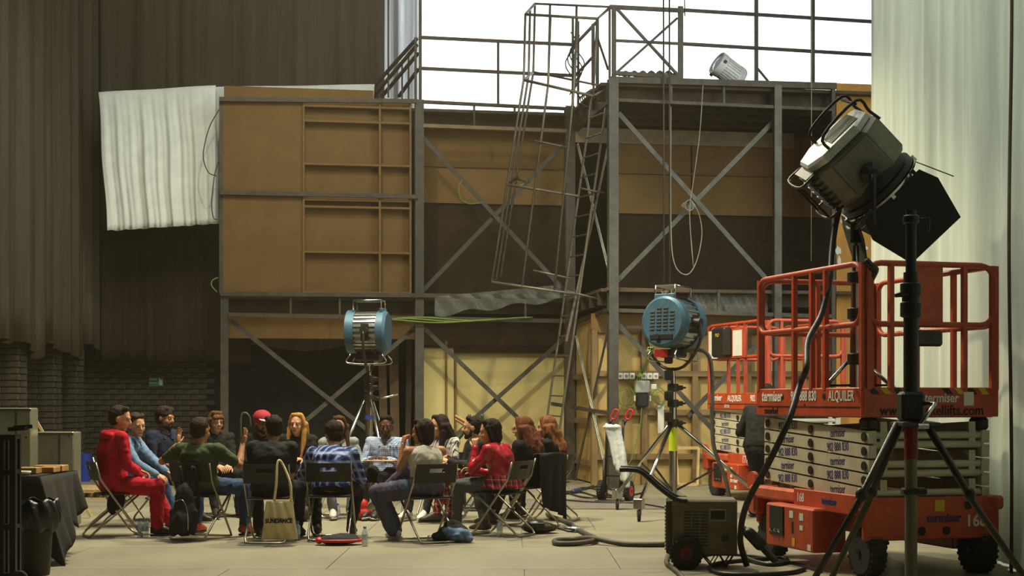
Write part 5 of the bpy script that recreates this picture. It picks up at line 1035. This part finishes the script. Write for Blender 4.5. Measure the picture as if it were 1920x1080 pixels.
sit('green', 'man in a green T-shirt seen from behind with both hands raised', 'folding chair under the man in the green T-shirt', 377, 15.1, 72, ht=1.22, lean=-9, slouch=8, head=(-10, 6, 0), skin='tan', hair=('short', (52, 36, 24)), top=((74, 84, 54), 'short'), bottom=JE, shoes=(168, 62, 38), face=False,
    lh=(.16, .36, .95), rh=(.26, -.33, .95), le=(-.1, 1, -.7), re=(-.2, -.4, -1), hp=('open', 'open'), lhd=(.25, .05, 1), rhd=(.2, -.2, 1), lpalm=(0, -1, .1), rpalm=(0, 1, .1), lf=(.36, .25), rf=(.34, -.3))
sit('fringe', 'woman with a short fringe, glasses and black jacket facing the camera', 'folding chair under the woman with the fringe', 402, 18.1, -66, ht=1.26, lean=0, slouch=10, head=(10, 4, 0), hair=('fringe', (92, 60, 32)), top=((36, 33, 32), 'long'), bottom=(40, 38, 40), glasses=1, female=True, lh=(.36, .1, .62), rh=(.38, -.05, .62), rf=(.5, -.1), lf=(.42, .2))
q = pp['fringe']; MB().ell(V((.152, .02, .83)), (.012, .045, .04)).build('red_shirt_print', m_red, q['t'], True)
sit('cap', 'person in a red cap facing the circle behind the black T-shirt', 'folding chair under the person in the red cap', 494, 18.2, -86, ht=1.25, lean=4, slouch=14, head=(24, 6, 0), skin='olive', hair=('short', (46, 34, 26)), beard=(48, 34, 26), cap=(166, 36, 44), top=((32, 30, 30), 'long'), bottom=(36, 36, 40), lh=(.36, .1, .62), rh=(.38, -.08, .64))
sit('black', 'man in a black T-shirt seen from behind, tote bag on his chair', 'folding chair with the tote bag hanging from it', 507, 14.75, 88, ht=1.24, lean=6, slouch=16, head=(34, 10, 0), hair=('short', (40, 28, 20)), top=((38, 36, 36), 'short'), bottom=(34, 36, 44), lh=(.34, .1, .66), rh=(.36, -.08, .66), lf=(.4, .2), rf=(.4, -.2), skin='tan', le=(-.4, .15, -.9), re=(-.4, -.15, -.9))
sit('blonde', 'young woman with long straight blonde hair and black jacket', 'folding chair under the blonde woman', 558, 17.9, -84, ht=1.24, lean=2, slouch=12, head=(-16, 4, -4), hair=('long', (176, 128, 62)), top=((34, 30, 30), 'long'), bottom=(52, 50, 50), shoes=(34, 30, 28), female=True, lh=(.36, .06, .7), rh=(.34, -.1, .64), lf=(.52, .1), rf=(.62, -.2), hp=('relax', 'hold'), rk=(.6, .2, 1))
sit('plaid', 'person in a blue plaid shirt hunched forward with back to camera', 'folding chair in the middle front under the blue plaid shirt', 621, 15.05, 90, ht=1.12, lean=14, slouch=26, head=(24, 18, 0), hair=('bushy', (40, 30, 24)), topmat=pl_blue, top=((0, 0, 0), 'long', -.09), bottom=(30, 29, 32), shoes=(70, 62, 54), lh=(.4, .2, .78), rh=(.42, -.16, .66), lf=(.24, .17), rf=(.24, -.17), face=False, sole='w')
sit('grey', 'woman with long brown hair and pale grey shirt behind the plaid shirt', 'folding chair behind the blue plaid shirt', 634, 17.9, -78, ht=1.16, lean=2, slouch=12, head=(-10, 6, 0), hair=('long', (78, 50, 34)), top=((142, 146, 138), 'long'), bottom=(110, 112, 116), shoes=(196, 190, 178), sole='w', female=True, lh=(.32, .16, .68), rh=(.34, -.12, .66), lf=(.42, .1), rf=(.42, -.1))
sit('check', 'man in glasses and blue gingham shirt writing on a clipboard', 'folding chair under the man in the gingham shirt', 726, 17.9, -98, ht=1.21, lean=-2, slouch=10, head=(8, 8, 0), skin='dark', hair=('short', (28, 22, 20)), glasses=1, topmat=chk, top=((0, 0, 0), 'long'), bottom=(32, 29, 28), shoes=(34, 32, 30), lh=(.3, .08, .7), rh=(.3, -.14, .7), lf=(.5, -.02), rf=(.5, -.12), hp=('hold', 'hold'), rk=(.3, -.5, 1), sole='w')
q = pp['check']; cb_ = thing('clipboard', 'tan clipboard on the lap of the man in gingham', 'clipboard', V((*at(714, 17.55), .675)), R(-12)); MB().bbox((0, 0, .012), (.36, .24, .012), .003).build('board', mat('clip_tan', (186, 126, 70), .6), cb_, None); MB().box((0, 0, .02), (.3, .2, .004)).build('paper', m_paper, cb_); MB().bbox((-.15, 0, .026), (.03, .1, .012), .003).build('clip', m_chrome, cb_)
MB().prism([(-.07, .0), (.07, 0), (.0, -.2)], .012, facing((.128, 0, 1.035), (1, 0, .06))).build('scarf', mat('scarf_brown', (66, 50, 42), .9), q['t'])
sit('white', 'woman in a white sleeveless top and patterned trousers, back to camera', 'folding chair under the woman in the white top', 800, 14.8, 118, ht=1.16, lean=4, slouch=8, head=(34, 6, 4), skin='tan', hair=('bob', (46, 32, 26)), top=((198, 190, 172), 'none', .1), botmat=floral, bottom=JE, shoes=(204, 198, 186), sole='w', female=True, wide=.022,
    lh=(.3, .12, .95), rh=(.34, .0, .85), le=(.15, .2, -1), re=(.1, -.4, -.8), hp=('fist', 'relax'), lf=(.2, .25), rf=(.66, .2, .42), lhd=(.2, -.3, 1), lk=(.4, .6, 1), rk=(.2, -.2, 1), rff=(.75, .3, -.5))
sit('stripe', 'dark-haired woman in a striped top beside the tan wooden post', 'folding chair under the woman in the striped top', 828, 17.7, -112, ht=1.22, lean=0, slouch=8, head=(-42, 6, 0), hair=('long', (42, 28, 26)), topmat=stripe, top=((0, 0, 0), 'long'), bottom=(52, 50, 56), shoes=(208, 202, 190), sole='w', female=True, lh=(.34, .1, .64), rh=(.34, -.1, .64), lf=(.55, .04), rf=(.5, -.2), lk=(.3, .2, 1))
sit('beard', 'bearded man in dark sweater and red plaid trousers facing left', 'folding chair under the man in plaid trousers', 896, 17.2, 188, ht=1.19, lean=-2, slouch=12, tw=8, head=(-6, 2, 0), hair=('short', (38, 28, 24)), beard=(34, 24, 20), top=((44, 43, 42), 'long'), botmat=pl_red, bottom=(0, 0, 0), shoes=(60, 54, 48), lh=(.34, .12, .7), rh=(.3, -.06, .72), lf=(.5, .22), rf=(.3, .02), hp=('relax', 'relax'))
sit('redj', 'dark-haired woman in a short red leather jacket facing left', 'folding chair under the woman in the red leather jacket', 942, 15.45, 152, ht=1.12, lean=6, slouch=16, head=(24, 8, 0), hair=('bob', (34, 24, 22)), topmat=mat('red_leather', (176, 26, 42), .32, 0, .12, 8, .2, 40, .5), top=((0, 0, 0), 'long', .02), bottom=(78, 78, 78), shoes=(70, 62, 52), sole='w', female=True, face=False, lh=(.27, .1, .9), rh=(.36, -.05, .66), le=(.1, .3, -1), lf=(.46, .16), rf=(.28, -.14), hp=('fist', 'relax'), lhd=(.1, -.2, 1))
q = pp['redj']; sk = MB().grid(lambda u, t_: V((.0+(.17+.05*(1-t_))*math.cos(u*2*PI)+.012*math.sin(u*50)*(1-t_), (.19+.06*(1-t_))*math.sin(u*2*PI)+.012*math.cos(u*43)*(1-t_), .5+.12*t_+.012*math.sin(u*37))), 72, 8); sk.build('shirt_tail', pl_red, q['t'], True, .004)
sit('wavy', 'woman with long wavy auburn hair, glasses and black clothes facing left', 'folding chair with a black coat hung over its back', 992, 16.5, 146, ht=1.21, lean=0, slouch=12, head=(16, 6, 0), hair=('wavy', (104, 58, 34)), glasses=1, top=((28, 26, 26), 'long'), bottom=(34, 32, 34), shoes=(30, 26, 24), female=True, lh=(.34, .1, .64), rh=(.34, -.1, .64), lf=(.42, .14), rf=(.56, -.12))
sit('ginger', 'woman with loose red-blonde hair in black at the right end', 'folding chair at the right end of the circle', 1036, 17.4, 165, ht=1.21, lean=0, slouch=10, head=(2, 6, 0), hair=('wavy', (122, 74, 40)), top=((28, 26, 26), 'long'), bottom=(34, 32, 34), female=True, lh=(.34, .1, .64), rh=(.34, -.1, .64))
pp['stand'] = person('person in black standing bent over behind the near lift', at(1424, 17.8), 60, lean=14, slouch=22, head=(0, 20, 0), pelvis=.86, hair=('short', (34, 28, 24)), top=((40, 38, 36), 'long'), bottom=(44, 44, 46), lf=(.02, .1), rf=(-.04, -.1), lk=(1, 0, 0), rk=(1, 0, 0), lh=(.32, .16, .95), rh=(.2, -.2, .92), face=False, wide=.01)
for k_ in ('bluesh', 'navy', 'check', 'plaid', 'grey', 'redj'): collar(k_)
# second jeans leg of a hidden neighbour is the crossed leg of the woman in white: see her lf target

# ================================================================== bags, coats, bottles
m_bag = mat('bag_black', (26, 25, 25), .85, 0, .12, 10, .2, 40); m_canvas = mat('tote_canvas', (206, 188, 142), .9, 0, .06, 12, .15, 90)
def blob(name, parent, m, prims, vox=.013, am=.012, fr=20, seed=1):
    b = MB(); [getattr(b, k)(*a) for k, a in prims]; me = remesh(b, vox, 2); wrinkle(me, am, fr, seed); me.materials.append(m); return link(name, me, parent)
x, y = at(346, 14.75); bp_ = thing('backpack', 'black backpack hanging from the chair of the man in green', 'backpack', (x, y, 0), R(-15))
blob('pack_body', bp_, m_bag, [('ell', ((0, 0, .26), (.13, .11, .21))), ('ell', ((0, 0, .42), (.10, .09, .16))), ('ell', ((0, -.08, .2), (.10, .08, .12))), ('capsule', ((-.1, -.02, .1), (-.13, .0, .3), .04, .03)), ('capsule', ((.1, -.02, .1), (.12, .0, .3), .04, .03))], .012, .018, 16)
for sx in (-.07, .07): MB().tube(smooth_path([(sx*.6, .03, .56), (sx, .04, .74), (sx*1.2, .1, .6), (sx*1.4, .1, .3), (sx, .06, .1)], 4), .016, 6).build('strap', m_bag, bp_, True)
MB().tube(smooth_path([(.09, -.1, .12), (.1, -.13, .3), (.04, -.12, .42), (-.06, -.11, .4)], 5), .004, 5).build('zip', m_chrome, bp_, True)
x, y = at(524, 14.36); tb_ = thing('tote_bag', 'cream canvas tote bag with black lettering hanging on a chair', 'tote bag', (x, y, .0), R(4))
w0, w1, tz0, tz1 = .175, .12, .06, .44
MB().grid(lambda u, t_: V(((-1+2*u)*(w0+(w1-w0)*t_)+.05*t_*0+.006*math.sin(u*15+t_*6), -.02-.035*math.sin(u*PI)*math.sin(t_*2.6)+.008*math.sin(u*21+t_*7), tz0+(tz1-tz0)*t_-.012*math.sin(u*PI)*t_)), 24, 20).build('front_panel', m_canvas, tb_, True, .003)
MB().grid(lambda u, t_: V(((-1+2*u)*(w0+(w1-w0)*t_), .02+.02*math.sin(u*PI), tz0+(tz1-tz0)*t_)), 12, 10).build('back_panel', m_canvas, tb_, True, .003)
for ya in (-.02, .03): MB().tube(smooth_path([(-.05, ya, .43), (-.03, ya-.01, .6), (-.02, .03, .8), (.02, .06, .79), (.1, ya+.02, .6), (.11, ya, .43)], 5), .011, 6).build('handle', m_canvas, tb_, True)
text('SUNDANCE', m_blackp, tb_, facing((.0, -.066, .24), (0, -1, 0)), .056, .86, bold=.003)
x, y = at(636, 14.45); rb = thing('flat_bag', 'flat red and black bag lying on the floor before the plaid shirt', 'bag', (x, y, 0), R(4))
blob('bag_body', rb, m_bag, [('ell', ((0, 0, .05), (.21, .12, .05))), ('ell', ((.05, .02, .07), (.14, .09, .04)))], .01, .006); MB().tube(smooth_path([(-.21, -.03, .04), (-.12, -.115, .045), (.05, -.125, .045), (.2, -.06, .045), (.2, .06, .045)], 5), .016, 6).build('red_piping', m_red, rb, True)
MB().ell((-.19, -.02, .045), (.04, .07, .035)).build('red_end', m_red, rb, True)
x, y = at(850, 14.75); db = thing('shoulder_bag', 'black bag with a denim jacket stuffed into it on the floor', 'bag', (x, y, 0), R(-10))
blob('bag_body', db, m_bag, [('ell', ((0, .05, .09), (.16, .12, .09))), ('ell', ((-.12, 0, .05), (.1, .1, .05))), ('ell', ((-.02, .06, .16), (.09, .07, .05)))], .012, .014, 18); blob('denim_jacket', db, mat('denim_light', (104, 128, 160), .85, 0, .15, 9), [('ell', ((.06, -.05, .07), (.14, .09, .07))), ('ell', ((-.02, -.06, .1), (.07, .06, .05))), ('ell', ((.15, -.06, .04), (.07, .06, .04)))], .012, .016, 26, 4)
x, y = at(1012, 15.7); lb = thing('leather_bag', 'black leather satchel lying on the floor at the right of the circle', 'bag', (x, y, 0), R(6))
blob('bag_body', lb, mat('bag_leather', (38, 34, 30), .35, 0, .1, 8, .1, 30, .5), [('ell', ((0, 0, .06), (.2, .13, .06))), ('ell', ((-.05, 0, .09), (.12, .1, .05)))], .011, .007); MB().bbox((-.04, -.115, .09), (.16, .02, .06), .008).build('pocket', MATS['bag_leather'], lb); MB().tube(smooth_path([(.17, 0, .06), (.3, -.05, .02), (.36, -.08, .04), (.26, -.02, .05)], 5), .008, 5).build('strap', m_bag, lb, True)
# coat over chair of wavy-haired woman
cx, cy = at(992, 16.5); ct_ = thing('coat', 'long black coat hanging over the back of a folding chair', 'coat', (cx, cy, 0), R(146))
MB().grid(lambda u, t_: V((-.31-.05*math.sin(u*PI)-.02*(1-t_)+.03*math.sin(u*19+t_*2)*(1-t_), (-.29+.54*u)*(1-.12*(1-t_)), .8-.72*(1-t_)*(1-.22*u)+.03*math.sin(u*PI)*t_)), 48, 20).build('coat_back', mat('coat_black', (24, 22, 22), .9, 0, .1, 6), ct_, True, .012)
MB().grid(lambda u, t_: V((-.19+.0*u, (-.22+.42*u), .8-.2*(1-t_)+.02*math.sin(u*9))), 12, 6).build('coat_lining', MATS['coat_black'], ct_, True, .01); MB().grid(lambda u, t_: V((-.29+.1*t_, -.22+.42*u, .8+.015*math.sin(t_*PI))), 12, 4).build('coat_collar', MATS['coat_black'], ct_, True, .012)
x, y = at(213, 15.5); blk = thing('jacket', 'small black jacket hanging below the seat of the man in red', 'jacket', (x, y, .0)); blob('jacket_body', blk, m_bag, [('ell', ((0, 0, .33), (.07, .06, .13))), ('ell', ((.06, .02, .36), (.06, .05, .1)))], .012, .012)
m_bot = mat('bottle_plastic', (186, 204, 210), .12, 0, .03, 5, 0, 10, .5, None, None, 0, 0, .42); m_cap = mat('bottle_cap', (70, 130, 180), .4); m_lab = mat('bottle_label', (186, 200, 206), .5, 0, .06)
def bottle(px, py, label, lying=False):
    p = G(px, py); t = thing('water_bottle', label, 'bottle', p, group='small water bottles on the floor')
    MB().lathe([(.026, 0), (.03, .006), (.03, .05), (.028, .06), (.03, .07), (.03, .125), (.026, .145), (.013, .165), (.012, .18)], None, 16).build('bottle_body', m_bot, t, True); MB().lathe([(.0145, .168), (.0145, .188), (.012, .19)], None, 12).build('cap', m_cap, t, 40); MB().lathe([(.0305, .06), (.0305, .115)], None, 16).build('bottle_label', m_lab, t, 40)
    if lying: t.rotation_euler = (PI/2, 0, R(70)); t.location.z = .031
    return t
for b_ in ((263, 1007, 'left of two small water bottles beside the boot of the red jumpsuit'), (274, 1007, 'right of two small water bottles beside the boot of the red jumpsuit'), (558, 1013, 'small water bottle standing right of the tote bag'), (684, 1024, 'small water bottle right of the flat red and black bag'), (633, 974, 'small water bottle far back between two chairs'), (937, 1007, 'small water bottle under the chair of the red jacket'), (802, 1015, 'small water bottle lying under the chair of the woman in white', True), (1062, 998, 'small crumpled water bottle lying near the thick grey cable', True)): bottle(*b_)
x, y = at(565, 17.2); hb_ = thing('handbag', 'small brown handbag on the floor beside the boots of the blonde woman', 'bag', (x, y, 0)); blob('bag_body', hb_, mat('bag_brown', (60, 44, 32), .6), [('ell', ((0, 0, .1), (.12, .09, .1)))], .012, .008); MB().tube(smooth_path([(-.08, 0, .17), (-.03, 0, .27), (.04, 0, .27), (.08, 0, .17)], 4), .008, 5).build('handle', MATS['bag_brown'], hb_, True)
x, y = at(678, 17.4); blob('red_bag_body', None, m_red, [('ell', ((0, 0, .16), (.1, .08, .1))), ('ell', ((.02, 0, .08), (.11, .1, .08)))], .012, .012, 20).name = 'red_pouch'
o = bpy.data.objects['red_pouch']; o.location = (x, y, 0); tag(o, 'crumpled red pouch between the grey-shirted woman and the gingham man', 'pouch')
